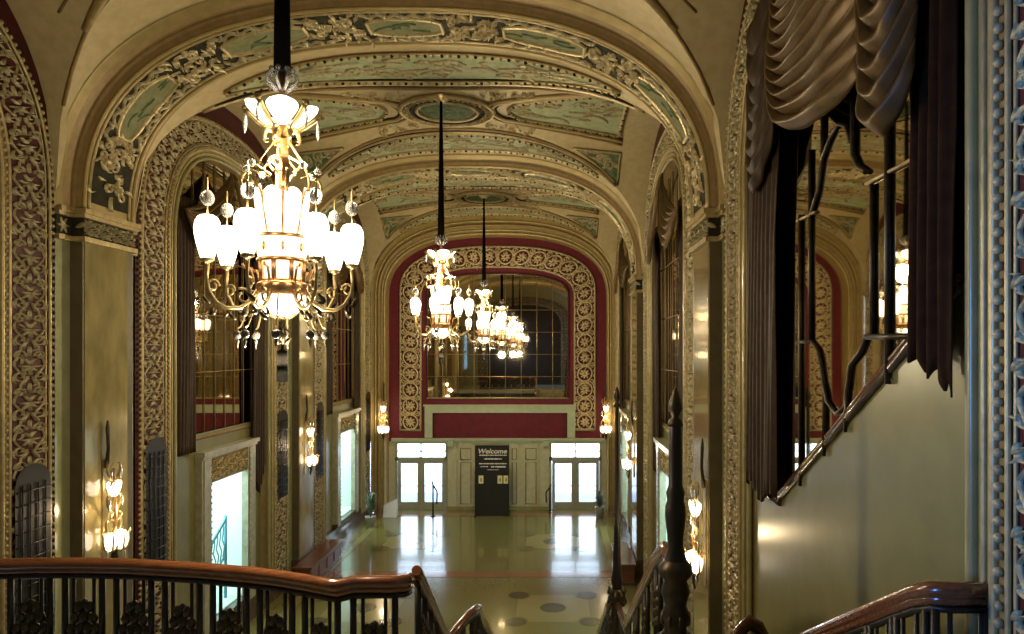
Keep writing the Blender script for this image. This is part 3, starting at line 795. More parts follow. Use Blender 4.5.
# ---- far end wall
XC = -2.33
ple = lambda t_, z, w: (XC+t_, YE-w, z)
b = MB(); DL, DR = (xe(395.5), xe(447)), (xe(549), xe(601)); ZT = 2.92
for a, c in ((WL, DL[0]), (DL[1], DR[0]), (DR[1], WR)): b.box((a, YE, 0), (c, YE+.2, ZT), 'cream_panel')
b.box((WL-.3, YE, ZT), (WR+.3, YE+.2, 12.8), 'wall_red')
b.build('wall_end', kind='structure')
t = trim((XC, YE, 0)); o3 = Vector((XC, YE, 0))
def eb(b, n, p=None, o=None):
    b.v = [tuple(Vector(v)-(o or o3)) for v in b.v]; return b.build(n, p or t)
b = MB()
pier_in = arch(4.66, 2.66, 0.02); pier_out = arch(5.25, 3.5, 0.02)
Strip(pier_out, pier_in, ple, .66).surf(b, 'rib_gold'); Strip(pier_in, pier_in, ple, .66, 0).surf(b, 'rib_gold')
Strip(arch(5.25, 3.5, 0.02), arch(5.25, 3.5, .02), ple, .66, .75).surf(b, 'rib_gold')
eb(b, 'end_arch')
b = MB(); si = Strip(pier_out, pier_in, ple, .66)
for v, r, m in ((.42, .05, 'rib_gold'), (.25, .03, 'gilt'), (.0, .06, 'gold_dark'), (-.2, .04, 'rib_gold')): molding(b, si, v, r, m, .01)
eb(b, 'arch_molding')
t = trim((XC, YE, 0))
A_, B_ = arch(4.17, 1.92, ye(430), 9.35), arch(3.30, 1.25, ye(430), 9.15)
st = Strip(A_, B_, ple, .04)
b = MB(); st.surf(b, 'dark_red'); Strip(A_, A_, ple, .04, 0).surf(b, 'gilt'); Strip(B_, B_, ple, .04, 0).surf(b, 'gilt'); eb(b, 'arch_band')
b = MB(); rosettes(b, st, 'gilt_cream', 4, .06, .80); tangle(b, st, 'gilt_cream', 8, .1, st.len-.1, .05, 18); eb(b, 'scrollwork')
b = MB(); molding(b, st, -.5, .045, 'gilt_pale', .0); molding(b, st, .5, .045, 'gilt_pale', 0)
for s_ in (-1, 1): b.tube([ple(s_*3.28, ye(430), .04), ple(s_*4.19, ye(430), .04)], .045, 'gilt_pale', 6)
eb(b, 'band_molding')
# end mirror
em = empty('arched_mirror', ple(0, 4.78, .03)); oe = Vector(ple(0, 4.78, .03)); hwm = 3.03
gze = lambda tt: archz(tt, hwm, .92, 9.2)
b = MB(); N = 30
for i in range(N):
    t0, t1 = hwm*(2*i/N-1), hwm*(2*(i+1)/N-1)
    b.quad(ple(t0, 4.78, .03), ple(t1, 4.78, .03), ple(t1, gze(t1), .03), ple(t0, gze(t0), .03), 'mirror_glass')
eb(b, 'glass', em, oe)
b = MB()
for i in range(1, 9):
    tt = hwm*(2*i/9-1); b.tube([ple(tt, 4.78, .04), ple(tt, gze(tt), .04)], .014, 'brass', 5)
for z in (5.7, 6.65, 7.6, 8.55): b.tube([ple(-hwm, z, .04), ple(hwm, z, .04)], .014, 'brass', 5)
for i in range(24): 
    pass
b.tube([ple(p[0], p[1], .05) for p in arch(hwm, .92, 4.78, 9.2)], .04, 'dark_red', 6)
b.tube([ple(-hwm, 4.78, .05), ple(hwm, 4.78, .05)], .04, 'gilt', 6)
eb(b, 'glazing_bars', em, oe)
tag(em, 'wide arched mirror of many panes high on the red far end wall', 'mirror')
# sage frame below the mirror, cornice, panelled screen
t = trim((XC, YE, 0))
b = MB()
x0, x1, zt = xe(425), xe(575), ye(405)
b.box((x0, YE-.10, 3.08), (x0+.33, YE, zt-.33), 'sage'); b.box((x1-.33, YE-.10, 3.08), (x1, YE, zt-.33), 'sage'); b.box((x0, YE-.10, zt-.33), (x1, YE, zt), 'sage')
b.box((x0-.05, YE-.14, zt-.06), (x1+.05, YE, zt+.02), 'sage')
b.box((x0+.33, YE-.05, 3.1), (x0+.39, YE, zt-.33), 'dark_red'); b.box((x1-.39, YE-.05, 3.1), (x1-.33, YE, zt-.33), 'dark_red')
eb(b, 'panel_frame')
b = MB(); b.box((xe(392), YE-.14, 2.94), (xe(606), YE, 3.06), 'sage'); b.box((xe(392), YE-.08, 2.84), (xe(606), YE, 2.94), 'sage')
for x in (451, 546): b.box((xe(x-3), YE-.22, 2.72), (xe(x+3), YE, 2.98), 'sage')
eb(b, 'cornice')
t = trim((xe(498), YE, 0)); o3 = Vector((xe(498), YE, 0))
for a, c in ((448, 457), (459, 473), (510.5, 518.5), (524, 538), (540, 549)):
    b = MB(); X_0, X_1 = xe(a), xe(c)
    zs2 = ((.25, 2.02), (2.14, 2.62)) if (c-a) not in (9,) else ((.25, 2.7),)
    b.box((X_0, YE-.06, .12), (X_1, YE, 2.84), 'cream_panel')
    for z0, z1 in zs2:
        ring = [(X_0+.08, YE-.065, z0), (X_1-.08, YE-.065, z0), (X_1-.08, YE-.065, z1), (X_0+.08, YE-.065, z1), (X_0+.08, YE-.065, z0)]
        if c-a > 9 or c-a == 8: b.tube(ring, .022, 'gold_dark', 5)
    eb(b, 'wall_panel')
b = MB(); b.box((DL[1], YE-.1, 0), (DR[0], YE, .14), 'olive'); eb(b, 'base')

# end doors
def end_door(n, D, leaves):
    o = Vector(((D[0]+D[1])/2, YE, 0)); root = empty('door_%d' % n, o, 0, 'structure')
    b = MB(); y0, y1 = YE-.05, YE+.12
    b.box((D[0], y0, 0), (leaves[0][0]-.01, y1, ZT), 'door_metal'); b.box((leaves[1][1]+.01, y0, 0), (D[1], y1, ZT), 'door_metal')
    b.box((D[0], y0, ZT-.1), (D[1], y1, ZT), 'door_metal'); b.box((D[0], y0, 2.10), (D[1], y1, 2.24), 'door_metal')
    mid = (leaves[0][1]+leaves[1][0])/2
    b.box((D[0], YE-.06, 0), (D[1], YE+.14, .03), 'door_metal'); b.box((mid-.035, y0+.01, .03), (mid+.035, y1, 2.1), 'door_metal')
    b.box((mid-.03, y0, 2.24), (mid+.03, y1, ZT-.1), 'door_metal'); b.box((D[0], y0+.03, 2.48), (D[1], y1-.03, 2.51), 'door_metal')
    eb(b, 'door_frame', root, o)
    b = MB(); b.box((D[0]+.1, YE+.04, 2.24), (D[1]-.1, YE+.05, ZT-.1), 'pane_glass'); eb(b, 'transom_glass', root, o)
    for a, c in leaves:
        b = MB(); y2, y3 = YE, YE+.06
        b.box((a, y2, .02), (a+.13, y3, 2.09), 'door_metal'); b.box((c-.13, y2, .02), (c, y3, 2.09), 'door_metal')
        b.box((a+.13, y2, .02), (c-.13, y3, .32), 'door_metal'); b.box((a+.13, y2, 1.97), (c-.13, y3, 2.09), 'door_metal')
        lf = eb(b, 'door_leaf', root, o)
        b = MB(); b.box((a+.13, YE+.025, .32), (c-.13, YE+.035, 1.97), 'pane_glass'); eb(b, 'glass_pane', lf, o)
        b = MB(); b.tube([(a+.1, YE-.07, 1.02), (c-.1, YE-.07, 1.02)], .018, 'door_metal', 6)
        for x in (a+.11, c-.11): b.tube([(x, YE-.07, 1.02), (x, YE+.01, 1.02)], .014, 'door_metal', 6)
        eb(b, 'push_bar', lf, o)
end_door(5, DL, ((xe(398), xe(420.5)), (xe(421.5), xe(445))))
end_door(6, DR, ((xe(552), xe(574.5)), (xe(576), xe(599))))
# the daylit street outside
b = MB(); b.box((-14, YE+.2, -.3), (9, 33.2, -.02), 'pavement_blue'); b.box((-14, 33.2, -.3), (9, 46, -.02), 'street_pavement'); b.build('street_pavement', kind='structure')  # pavement strip nearest the doors is coloured darker and bluer
b = MB(); b.grid(lambda u, v: (-16+27*u, 42-3*v*v, -.2+12*v), 4, 6, 'day_sky'); b.build('sky', kind='structure')

# ---- back of the foyer, behind the camera, with a daylit window in the left wall
wy0, wy1, wz0, wz1 = -2.2, -.2, 5.2, 8.4
b = MB(); b.box((WL-.3, -3.2, 0), (WR+.3, -3.0, 12.8), 'olive'); bk = b.build('wall_back', kind='structure')
plb = lambda t_, z, w_: (X0+t_, -3+w_, z)
b = MB(); Strip(arch(4.2, 2.7, LZ), arch(3.4, 2.1, LZ), plb, .03).surf(b, 'dark_red'); Strip(arch(3.3, 2.0, LZ), [(0, p[1]) for p in arch(3.3, 2.0, LZ)], plb, .02).surf(b, 'drape_brown'); b.build('arch_panel', bk)
b = MB(); rosettes(b, Strip(arch(4.2, 2.7, LZ), arch(3.4, 2.1, LZ), plb, .03), 'gilt_pale', 14, .05); b.build('scrollwork', bk)
win = empty('window_1', (WL, (wy0+wy1)/2, wz0), 0, 'structure'); ow = Vector(win.location)
b = MB()
for y in (wy0, (wy0+wy1)/2, wy1): b.box((WL-.02, y-.05, wz0), (WL+.10, y+.05, wz1), 'cream_marble')
for z in (wz0, (wz0+wz1)/2, wz1): b.box((WL-.02, wy0, z-.05), (WL+.10, wy1, z+.05), 'cream_marble')
eb(b, 'window_frame', win, ow)
b = MB(); b.box((WL-.01, wy0, wz0), (WL+.0, wy1, wz1), 'pane_glass'); eb(b, 'window_glass', win, ow)
l = bpy.data.lights.new('daylight_window', 'AREA'); l.shape = 'RECTANGLE'; l.size = 3.2; l.size_y = 2.0; l.energy = 620; l.spread = 1.25; l.color = (.10, .33, 1.0)
lo = bpy.data.objects.new('daylight_window', l); COL.objects.link(lo); lo.location = (WL-.12, (wy0+wy1)/2, (wz0+wz1)/2); lo.rotation_euler = (0, -pi/2, 0)
l = bpy.data.lights.new('street_daylight', 'AREA'); l.shape = 'RECTANGLE'; l.size = 16; l.size_y = 5; l.energy = 1100; l.color = (.48, .72, 1.0)
lo = bpy.data.objects.new('street_daylight', l); COL.objects.link(lo); lo.location = (X0, YE+4.0, 8)

# ================================================================== CHANDELIERS
def arc_pts(fn, n): return [fn(i/n) for i in range(n+1)]
def make_chandelier(zc_ceiling, zring):
    root = empty('chandelier', (0, 0, 0))
    H = zc_ceiling-zring
    P = lambda r, a, z: (r*cos(a), r*sin(a), z)
    b = MB(); b.tube([(0, 0, 2.08), (0, 0, 2.6), (0, 0, H-.02)], [.076, .070, .030], 'velvet', 10)
    b.build('hanging_cord', root)
    b = MB(); b.lathe([(.0, H-.10), (.10, H-.09), (.16, H-.03), (.22, H-.0)], 'brass', n=16); b.build('ceiling_rose', root)
    # crown of crystal loops over the upper bowl
    b = MB()
    for k in range(8):
        a = 2*pi*k/8
        b.tube(arc_pts(lambda f: P(.04+.10*sin(pi*f), a, 1.92+.20*f), 6), .016, 'crystal', 5)
        b.ball(P(.10, a, 2.10), .025, 'crystal', 6, 4)
    b.build('crystal_crown', root)
    b = MB(); b.tube([(0, 0, 1.5), (0, 0, 2.1)], .03, 'copper', 8); b.build('crown_stem', root)
    # six petal shades
    NP = 5
    for k in range(NP):
        a0 = 2*pi*k/NP-1.197
        b = MB()
        def pet(u, v):
            wd = (.30+.26*sin(pi*.62*v))*(1 if v < .62 else sqrt(max(.02, 1-((v-.62)/.385)**2))); a = a0+(2*u-1)*wd
            r = .085+.235*v**.85; return P(r, a, 1.575+.195*v**1.15)
        b.grid(pet, 10, 12, 'lamp_glass'); b.build('petal_shade', root)
    b = MB()
    for k in range(NP):
        a = 2*pi*(k+.5)/NP-1.197
        b.tube(arc_pts(lambda f: P(.09+.24*f**.85, a, 1.555+.185*f**1.15), 7), [.026, .024, .022, .022, .020, .020, .024, .030], 'brass', 6)
        b.ball(P(.335, a, 1.75), .034, 'brass', 6, 4)
    b.lathe([(.02, 1.44), (.07, 1.47), (.06, 1.52), (.11, 1.56), (.10, 1.60), (.05, 1.62)], 'copper', n=12)
    for k in range(8):
        a = 2*pi*k/8
        b.tube(arc_pts(lambda f: P(.08+.09*sin(2.6*f), a, 1.56-.10*f+.03*sin(6*f)), 6), [.015, .025, .03, .028, .02, .008, .004], 'brass', 5, flat=.6)
    b.build('bowl_mount', root)
    for k in range(NP):
        b = MB(); a = 2*pi*(k+.5)/NP-1.197; c = P(.30, a, 1.62)
        b.tube([P(.335, a, 1.74), P(.335, a, 1.68)], .006, 'crystal', 4)
        b.lathe([(.0, .06), (.016, .03), (.022, -.05), (.012, -.10), (0, -.13)], 'crystal', (c[0]*1.115, c[1]*1.115, c[2]+.03), 6)
        b.build('crystal_drop', root)
    # stem with curved copper straps
    b = MB(); b.tube([(0, 0, .55), (0, 0, 1.5)], .034, 'copper', 8)
    for z, r in ((1.18, .06), (1.30, .045), (1.42, .05)): b.ball((0, 0, z), r, 'brass', 8, 6, (1, 1, .6))
    b.build('stem', root)
    for k in range(4):
        a = 2*pi*k/4+.5; b = MB()
        pts = arc_pts(lambda f: P(.06+.20*sin(pi*.55*f)**1.2-.02*f, a, 1.48-.44*f), 10)
        for i in range(10):
            p, q_ = Vector(pts[i]), Vector(pts[i+1]); s_ = Vector((-sin(a), cos(a), 0))*.032
            b.quad(p-s_, p+s_, q_+s_, q_-s_, 'copper', True)
            n_ = Vector((cos(a), sin(a), 0))*.012; b.quad(p-s_-n_, q_-s_-n_, q_+s_-n_, p+s_-n_, 'copper', True)
        b.tube(arc_pts(lambda f: P(.245+.05*(1-cos(5*f)), a, 1.04+.10*sin(5*f)), 10), .014, 'brass', 5)
        b.tube(arc_pts(lambda f: P(.12+.08*sin(4*f), a+pi/4, 1.16+.16*f), 8), .011, 'brass', 5)
        b.build('strap', root)
    for k in range(8):
        b = MB(); a = 2*pi*k/8+.2; b.tube([P(.2, a, 1.16), P(.30, a, 1.20)], .006, 'brass', 4); b.ball(P(.31, a, 1.19), .035, 'crystal', 8, 6)
        b.build('crystal_ball', root)
    # lantern: flaring panels, drum, cage, ring and bottom bowl
    for k in range(8):
        a0 = 2*pi*k/8; b = MB()
        b.grid(lambda u, v: P(.165+.075*v**.8+.01*sin(pi*v), a0+(2*u-1)*.33, .58+.42*v-.045*(2*u-1)**2*v), 4, 6, 'lamp_glass'); b.build('lantern_panel', root)
    b = MB()
    for k in range(8):
        a = 2*pi*(k+.5)/8; b.tube([P(.17, a, .56), P(.235, a, .90), P(.275, a, 1.0), P(.30, a, .97)], .013, 'copper', 6)
    for z, r, t_ in ((.575, .215, .018), (.36, .205, .020), (.17, .19, .014)):
        b.tube([P(r, 2*pi*i/24, z) for i in range(25)], t_, 'copper', 6)
    b.lathe([(.21, .155), (.225, .14), (.225, .06), (.205, .04)], 'copper', n=24)
    for k in range(8): b.tube([P(.20, 2*pi*k/8, .36), P(.185, 2*pi*k/8, .16)], .024, 'copper', 6)
    for k in range(8):
        for z in (.47,): b.ball(P(.222, 2*pi*(k+.5)/8, z), .035, 'brass', 6, 4, (.5, .5, 1.2))
    b.build('lantern_frame', root)
    b = MB(); b.lathe([(.20, .37), (.215, .42), (.215, .52), (.205, .57)], 'lamp_amber', n=24); b.build('lantern_drum', root)
    b = MB(); b.lathe([(.165, .36), (.155, .16)], 'lamp_amber', n=16, mfn=lambda i, k: 'lamp_amber'); b.build('lantern_cage', root)
    b = MB(); b.lathe([(.205, .04), (.205, -.01), (.185, -.06), (.14, -.115), (.07, -.15), (.0, -.16)], 'lamp_glass', n=20); b.build('bottom_bowl', root)
    b = MB()
    for k in range(8):
        a = 2*pi*k/8+.2; b.tube(arc_pts(lambda f: P(.03+.12*f**.8, a, -.165+.06*f**1.6), 5), [.028, .026, .02, .014, .010, .004], 'brass', 6, flat=.5)
    b.lathe([(.0, -.16), (.035, -.20), (.02, -.28), (.045, -.32), (.03, -.36), (0, -.38)], 'bronze', n=10)
    for k in range(6):
        a = 2*pi*k/6; b.tube(arc_pts(lambda f: P(.03+.05*sin(pi*f), a, -.26-.14*f), 6), .013, 'bronze', 5)
    b.build('bottom_finial', root)
    b = MB(); b.tube([(0, 0, -.38), (0, 0, -.46)], .012, 'velvet', 6); b.lathe([(.0, -.44), (.045, -.47), (.048, -.52), (.05, -.75), (0, -.75)], 'velvet', n=10); b.build('tassel', root)
    for k in range(8):
        b = MB(); a = 2*pi*k/8+.24; b.tube(arc_pts(lambda f: P(.22+.16*f, a, .05-.30*f+.05*sin(6*f)), 6), .008, 'brass', 4)
        b.ball(P(.38, a, -.32), .042, 'smoke_crystal', 8, 6); b.lathe([(0, 0), (.018, -.03), (0, -.10)], 'smoke_crystal', P(.38, a, -.35), 6)
        b.build('crystal_drop', root)
    for k in range(7):
        a = 2*pi*(k+.5)/7-1.197; b = MB()
        b.tube([P(.20, a, .10), P(.27, a, -.02), P(.36, a, -.085), P(.47, a, -.09), P(.55, a, -.04), P(.61, a, .06), P(.625, a, .16), P(.62, a, .30)], [.016, .017, .018, .018, .016, .015, .015, .02], 'brass', 7)
        b.tube(arc_pts(lambda f: P(.60-.055*cos(7.5*f)*(1-.6*f)-.02, a, .10+.06*sin(7.5*f)*(1-.6*f)), 14), .012, 'brass', 5)
        b.tube(arc_pts(lambda f: P(.33+.075*cos(6.5*f+1)*(1-.6*f), a, .02+.075*sin(6.5*f+1)*(1-.6*f)), 14), .012, 'brass', 5)
        b.tube(arc_pts(lambda f: P(.24+.10*f, a, .14+.22*f+.05*sin(5*f)), 8), .012, 'copper', 5)
        for q_, (r, z) in enumerate(((.45, -.12), (.56, -.08), (.66, .02), (.30, -.08))):
            b.tube(arc_pts(lambda f: P(r+.06*f*(1 if q_ % 2 else -1), a+.10*sin(3*f), z-.07*sin(2.2*f)), 5), [.012, .028, .03, .024, .014, .004], 'bronze', 5, flat=.5)
        b.lathe([(.02, .30), (.056, .315), (.052, .345)], 'brass', P(.62, a, 0), 12)
        arm = b.build('arm', root)
        b = MB(); b.lathe([(.050, .33), (.064, .37), (.088, .46), (.104, .54), (.108, .60), (.100, .655), (.078, .695), (.05, .71)], 'lamp_glass', P(.62, a, 0), 16); b.build('lamp_shade', arm)
        b = MB(); c = P(.62, a, .86); b.tube([(c[0], c[1], .68), (c[0], c[1], 1.04)], .007, 'brass', 5)
        b.ball(c, .060, 'crystal', 10, 8, (1, 1, 1.2)); b.build('crystal_globe', arm)
    return root
ZR = ZC+(352-300)/109.0
ch = make_chandelier(ZS+RV-.04, ZR)
chs = []
for i, (Y, lab) in enumerate(((6.33, 'large lit chandelier closest to the landing, largest of the three'),
                   (15.4, 'middle lit chandelier, hanging in front of the left part of the end arch'),
                   (25.1, 'farthest and smallest lit chandelier, hanging right before the end mirror'))):
    o = ch if i == 0 else copy_tree(ch)
    o.location = (X0, Y, ZR); tag(o, lab, 'chandelier', 'foyer chandeliers'); chs.append(o)
    l = bpy.data.lights.new('chandelier_lamps', 'POINT'); l.energy = 270 if i == 0 else 520; l.color = (1.0, .82, .53); l.shadow_soft_size = .22
    lo = bpy.data.objects.new('chandelier_lamps', l); COL.objects.link(lo); lo.location = (X0, Y, ZR+1.28)
    l = bpy.data.lights.new('chandelier_lamps', 'POINT'); l.energy = 330; l.color = (1.0, .82, .53); l.shadow_soft_size = .16
    lo = bpy.data.objects.new('chandelier_lamps', l); COL.objects.link(lo); lo.location = (X0, Y, ZR-.62)

# ================================================================== SCONCES
def make_sconce():
    root = empty('wall_sconce')   # local: x across, y out of wall (negative = out), z up ; origin at back plate
    b = MB(); b.box((-.045, -.02, -.75), (.045, 0, .55), 'brass'); b.tube([(0, -.03, .45), (0, -.06, .7), (0, -.05, .95), (0, -.05, 1.05)], [.03, .02, .025, .01], 'bronze', 6)
    b.build('back_plate', root)
    b = MB(); b.tube([(0, -.02, -.35), (0, -.14, -.42), (0, -.16, -.2), (0, -.15, .2), (0, -.12, .45)], .018, 'copper', 7)
    for s_ in (-1, 1):
        for z0, sc in ((.28, 1), (-.12, 1.1), (-.45, 1.2)):
            b.tube([(s_*(.02+.11*sc*sin(2.4*f/8)), -.13, z0+.24*sc*f/8) for f in range(9)], [.016]*8+[.006], 'brass', 5)
            b.tube([(s_*(.05+.06*sc*sin(3.6*f/8)), -.16, z0+.02-.10*sc*f/8) for f in range(9)], [.012]*8+[.004], 'brass', 5)
    b.lathe([(0, -.80), (.02, -.76), (.045, -.66), (.03, -.60), (.07, -.55), (.05, -.5)], 'bronze', (0, -.14, 0), 10)
    b.build('stem', root)
    def cup(n, spread, cx, cy, z0, r0, r1, h, wd0):
        for k in range(n):
            a0 = -pi/2+(k-(n-1)/2)*spread; b = MB()
            def pt(u, v):
                wd = wd0*(.6+.4*sin(pi*.6*v))*(1 if v < .6 else sqrt(max(.03, 1-((v-.6)/.405)**2))); a = a0+(2*u-1)*wd; r = r0+(r1-r0)*sin(pi*.58*v)
                return (cx+r*cos(a), cy+r*sin(a), z0+h*v**1.1)
            b.grid(pt, 8, 10, 'sconce_glass'); b.build('petal_shade', root)
    cup(4, 1.15, 0, -.13, .10, .035, .085, .19, .62)
    for s_ in (-1, 0, 1):
        cx, cy = .105*s_, -.15-.07*(1-abs(s_))
        b = MB(); b.lathe([(.02, -.56), (.055, -.53), (.078, -.46), (.075, -.40), (.055, -.36), (.02, -.345)], 'sconce_glass', (cx, cy, 0), 12); b.build('globe_shade', root)
        b = MB()
        for k in range(5):
            a = 2*pi*k/5+.3; b.tube([(cx+r*cos(a), cy+r*sin(a), z) for r, z in ((.03, -.58), (.075, -.53), (.092, -.45), (.09, -.38), (.11, -.33))], [.012, .014, .012, .010, .006], 'brass', 5)
        b.build('globe_cage', root)
    for s_ in (-1, 1):
        for z, x in ((.05, .13), (-.62, .17), (.4, .1)):
            b = MB(); b.lathe([(0, .05), (.014, .02), (.018, -.04), (0, -.11)], 'crystal', (s_*x, -.16, z), 6); b.tube([(s_*x, -.16, z+.05), (s_*x*.4, -.14, z+.12)], .006, 'brass', 4); b.build('crystal_drop', root)
    return root
sc0 = make_sconce()
spots = [(XL+.012, 11.45, 4.23, pi/2, 'lit crystal wall sconce on the front left marble pilaster above the landing rail'),
         (XL+.012, 20.75, 4.08, pi/2, 'lit crystal wall sconce on the middle left pilaster above the wooden bench'),
         (-7.03, YE-.68, 4.12, 0, 'small lit sconce on the end pier left of the red end wall'),
         (XR-.012, 11.12, 3.97, -pi/2, 'lit crystal wall sconce on the front right marble pilaster beside the newel post'),
         (XR-.012, 20.9, 3.95, -pi/2, 'lit wall sconce on the middle right pilaster beside the bright doorway'),
         (2.25, YE-.68, 4.12, 0, 'small lit sconce on the end pier right of the red end wall')]
for i, (x, y, z, rz, lab) in enumerate(spots):
    o = sc0 if i == 0 else copy_tree(sc0)
    o.location = (x, y, z); o.rotation_euler = (0, 0, rz); o.scale = (1.3, 1.3, 1.32); tag(o, lab, 'sconce', 'pilaster sconces')
    n_ = Vector((0, -1, 0)); n_.rotate(Matrix.Rotation(rz, 3, 'Z'))
    l = bpy.data.lights.new('sconce_lamp', 'POINT'); l.energy = 22; l.color = (1.0, .74, .42); l.shadow_soft_size = .08
    lo = bpy.data.objects.new('sconce_lamp', l); COL.objects.link(lo); lo.location = Vector((x, y, z-.12))+n_*.42

# ================================================================== LANDING, STAIRS AND RAILINGS
b = MB()
b.box((WL+.02, -3, LZ-.25), (WR-.02, 5.75, LZ), 'step_stone'); b.build('landing', floor)
def flight(name, x0, x1, y0, z0, y1, z1, label):
    b = MB(); n = max(2, round((z0-z1)/.165)); dz, dy = (z0-z1)/n, (y1-y0)/n
    for i in range(n):
        b.box((x0, y0+dy*i, z0-dz*(i+1)-.18), (x1, y0+dy*(i+1)+.02, z0-dz*(i+1)+.0), 'step_stone')
        b.box((x0, y0+dy*i-.01, z0-dz*(i+1)), (x1, y0+dy*i+.03, z0-dz*i-.0 if i else z0), 'step_stone')
    o3_ = Vector(((x0+x1)/2, y0, z1)); b.v = [tuple(Vector(v)-o3_) for v in b.v]
    o = b.build(name); o.location = o3_; tag(o, label, 'stairs'); return o
L2 = 1.72
flight('staircase', -1.10, .90, 5.75, LZ, 9.7, L2, 'stone stair flight from the upper landing to the half landing')
b = MB(); b.box((-1.15, 9.7, L2-.25), (WR-.25, 11.25, L2), 'step_stone'); b.box((-1.15, 9.9, 0), (WR-.3, 11.1, L2-.25), 'wainscot'); b.build('half_landing', floor)
flight('staircase', -1.10, .86, 11.27, L2, 13.9, .0, 'lower stone stair flight from the half landing to the foyer floor')

def railing(name, path, label, drop=.92, spacing=.49, start=.25, wood='rail_wood', r=.055, panels=True, shift=None):
    P3 = [Vector(p) for p in path]; o3_ = Vector((P3[0].x, P3[0].y, P3[0].z-drop)); root = empty(name, o3_)
    L = [0]
    for i in range(1, len(P3)): L.append(L[-1]+(P3[i]-P3[i-1]).length)
    def at(s):
        s = min(max(s, 0), L[-1]-1e-6); i = max(k for k in range(len(L)-1) if L[k] <= s); f = (s-L[i])/(L[i+1]-L[i])
        return P3[i].lerp(P3[i+1], f)
    def bd(b, n):
        b.v = [tuple(Vector(v)-o3_) for v in b.v]; return b.build(n, root)
    b = MB(); b.tube(P3, r, wood, 10); b.tube([p-Vector((0, 0, .055)) for p in P3], r*.7, wood, 8); bd(b, 'handrail')
    b = MB(); b.tube([p-Vector((0, 0, .115)) for p in P3], .026, 'iron', 6); b.tube([p-Vector((0, 0, drop-.06)) for p in P3], .035, 'iron', 6); bd(b, 'iron_rail')
    s = start; n = 0
    while panels and s < L[-1]-.1:
        b = MB(); g = lambda ds, dz: at(s+ds)-Vector((0, 0, dz))
        for ds, rr in ((-.175, .030), (-.095, .017), (.095, .017), (.175, .030)): b.tube([g(ds, .11), g(ds, drop-.05)], rr, 'iron', 5)
        for ds in (-.115, .115): pass
        # leafy pyramid ornament between the bars
        b.tube([g(0, .38), g(0, drop-.06)], .02, 'iron', 5); b.ball(g(0, .37), .032, 'iron', 6, 4, (1, 1, 1.5))
        for row in range(4):
            dz = .40+.10*row; wd = .05+.035*row
            for k in range(2+row):
                c = g(-wd+2*wd*k/(1+row), dz)
                b.ball(c, .050, 'bronze', 6, 4, (1, .8, 1.1))
            for sg in (-1, 1):
                b.tube([g(sg*(.01+wd*sin(1.9*q_/6)), dz-.06+.10*q_/6+.02*sin(q_)) for q_ in range(7)], .020, 'bronze', 5)
        bd(b, 'baluster_panel'); s += spacing; n += 1
    tag(root, label, 'railing'); return root
def P_rail(pts):
    out = []
    for x, yt in pts:
        zr = -1.955; Y = zr*-F/(yt+6.5-352); out.append((xx(x, Y), Y, ZC+zr))
    return out
lr = P_rail([(-60, 560), (-20, 558.5), (40, 557), (85, 557), (130, 558), (165, 560), (200, 562), (228, 564.5), (256, 567), (280, 570), (305, 574), (330, 578.5), (338, 579.5), (352, 576), (372, 575.5), (392, 575.5), (405, 574.5), (410, 572)])
railing('landing_balustrade', lr, 'dark wood railed iron balustrade along the upper landing across the lower left', start=.28)
e = Vector(lr[-1])
railing('stair_railing', [tuple(e+Vector((.03, .13, .03))), (e.x+.03, e.y+.22, e.z-.02), (-1.19, 7.6, ZC-3.06), (-1.19, 9.75, ZC-4.35)], 'iron stair railing running down from the corner of the left landing balustrade', spacing=.40, r=.045)
railing('stair_railing', [(-1.75, 9.65, 2.52), (-1.5, 9.95, 2.63), (-1.28, 10.5, 2.75), (-1.19, 10.75, 2.75), (-1.17, 10.95, 2.70), (-1.19, 11.6, 2.30), (-1.19, 13.9, .95)], 'short curved wood railing on the half landing below the first flight', spacing=.40, r=.06, start=.2)
railing('stair_railing', [(1.1, 6.40, ZC-1.95), (1.1, 6.75, ZC-1.90), (1.1, 7.35, ZC-2.19), (1.1, 9.2, ZC-3.37), (1.1, 10.3, ZC-4.07), (1.1, 11.42, ZC-4.2)], 'iron stair railing sloping down from the thick newel lamp post', spacing=1.1, r=.05, start=.8)
railing('stair_railing', [(1.08, 11.96, ZC-4.25), (1.0, 12.3, ZC-4.5), (.97, 14.2, ZC-5.75)], 'iron stair railing sloping down from the slender newel lamp post', spacing=.45, r=.05)
railing('stair_railing', [(WR-.05, 4.22, ZC-1.46), (2.45, 4.22, ZC-1.46), (2.36, 4.27, ZC-1.47), (2.32, 4.4, ZC-1.53), (2.3, 6.1, ZC-2.50), (2.3, 8.0, ZC-3.6)], 'iron railing with wood handrail descending along the near right wall', spacing=.42, r=.055, start=.12)
railing('stair_railing', [(2.02, 8.15, ZC-3.55), (2.22, 8.2, ZC-3.30), (2.36, 8.25, ZC-3.19), (2.50, 8.3, ZC-3.28), (2.62, 8.4, ZC-3.5)], 'small peaked handrail end low in front of the near right wall', spacing=.3, r=.05, panels=False)

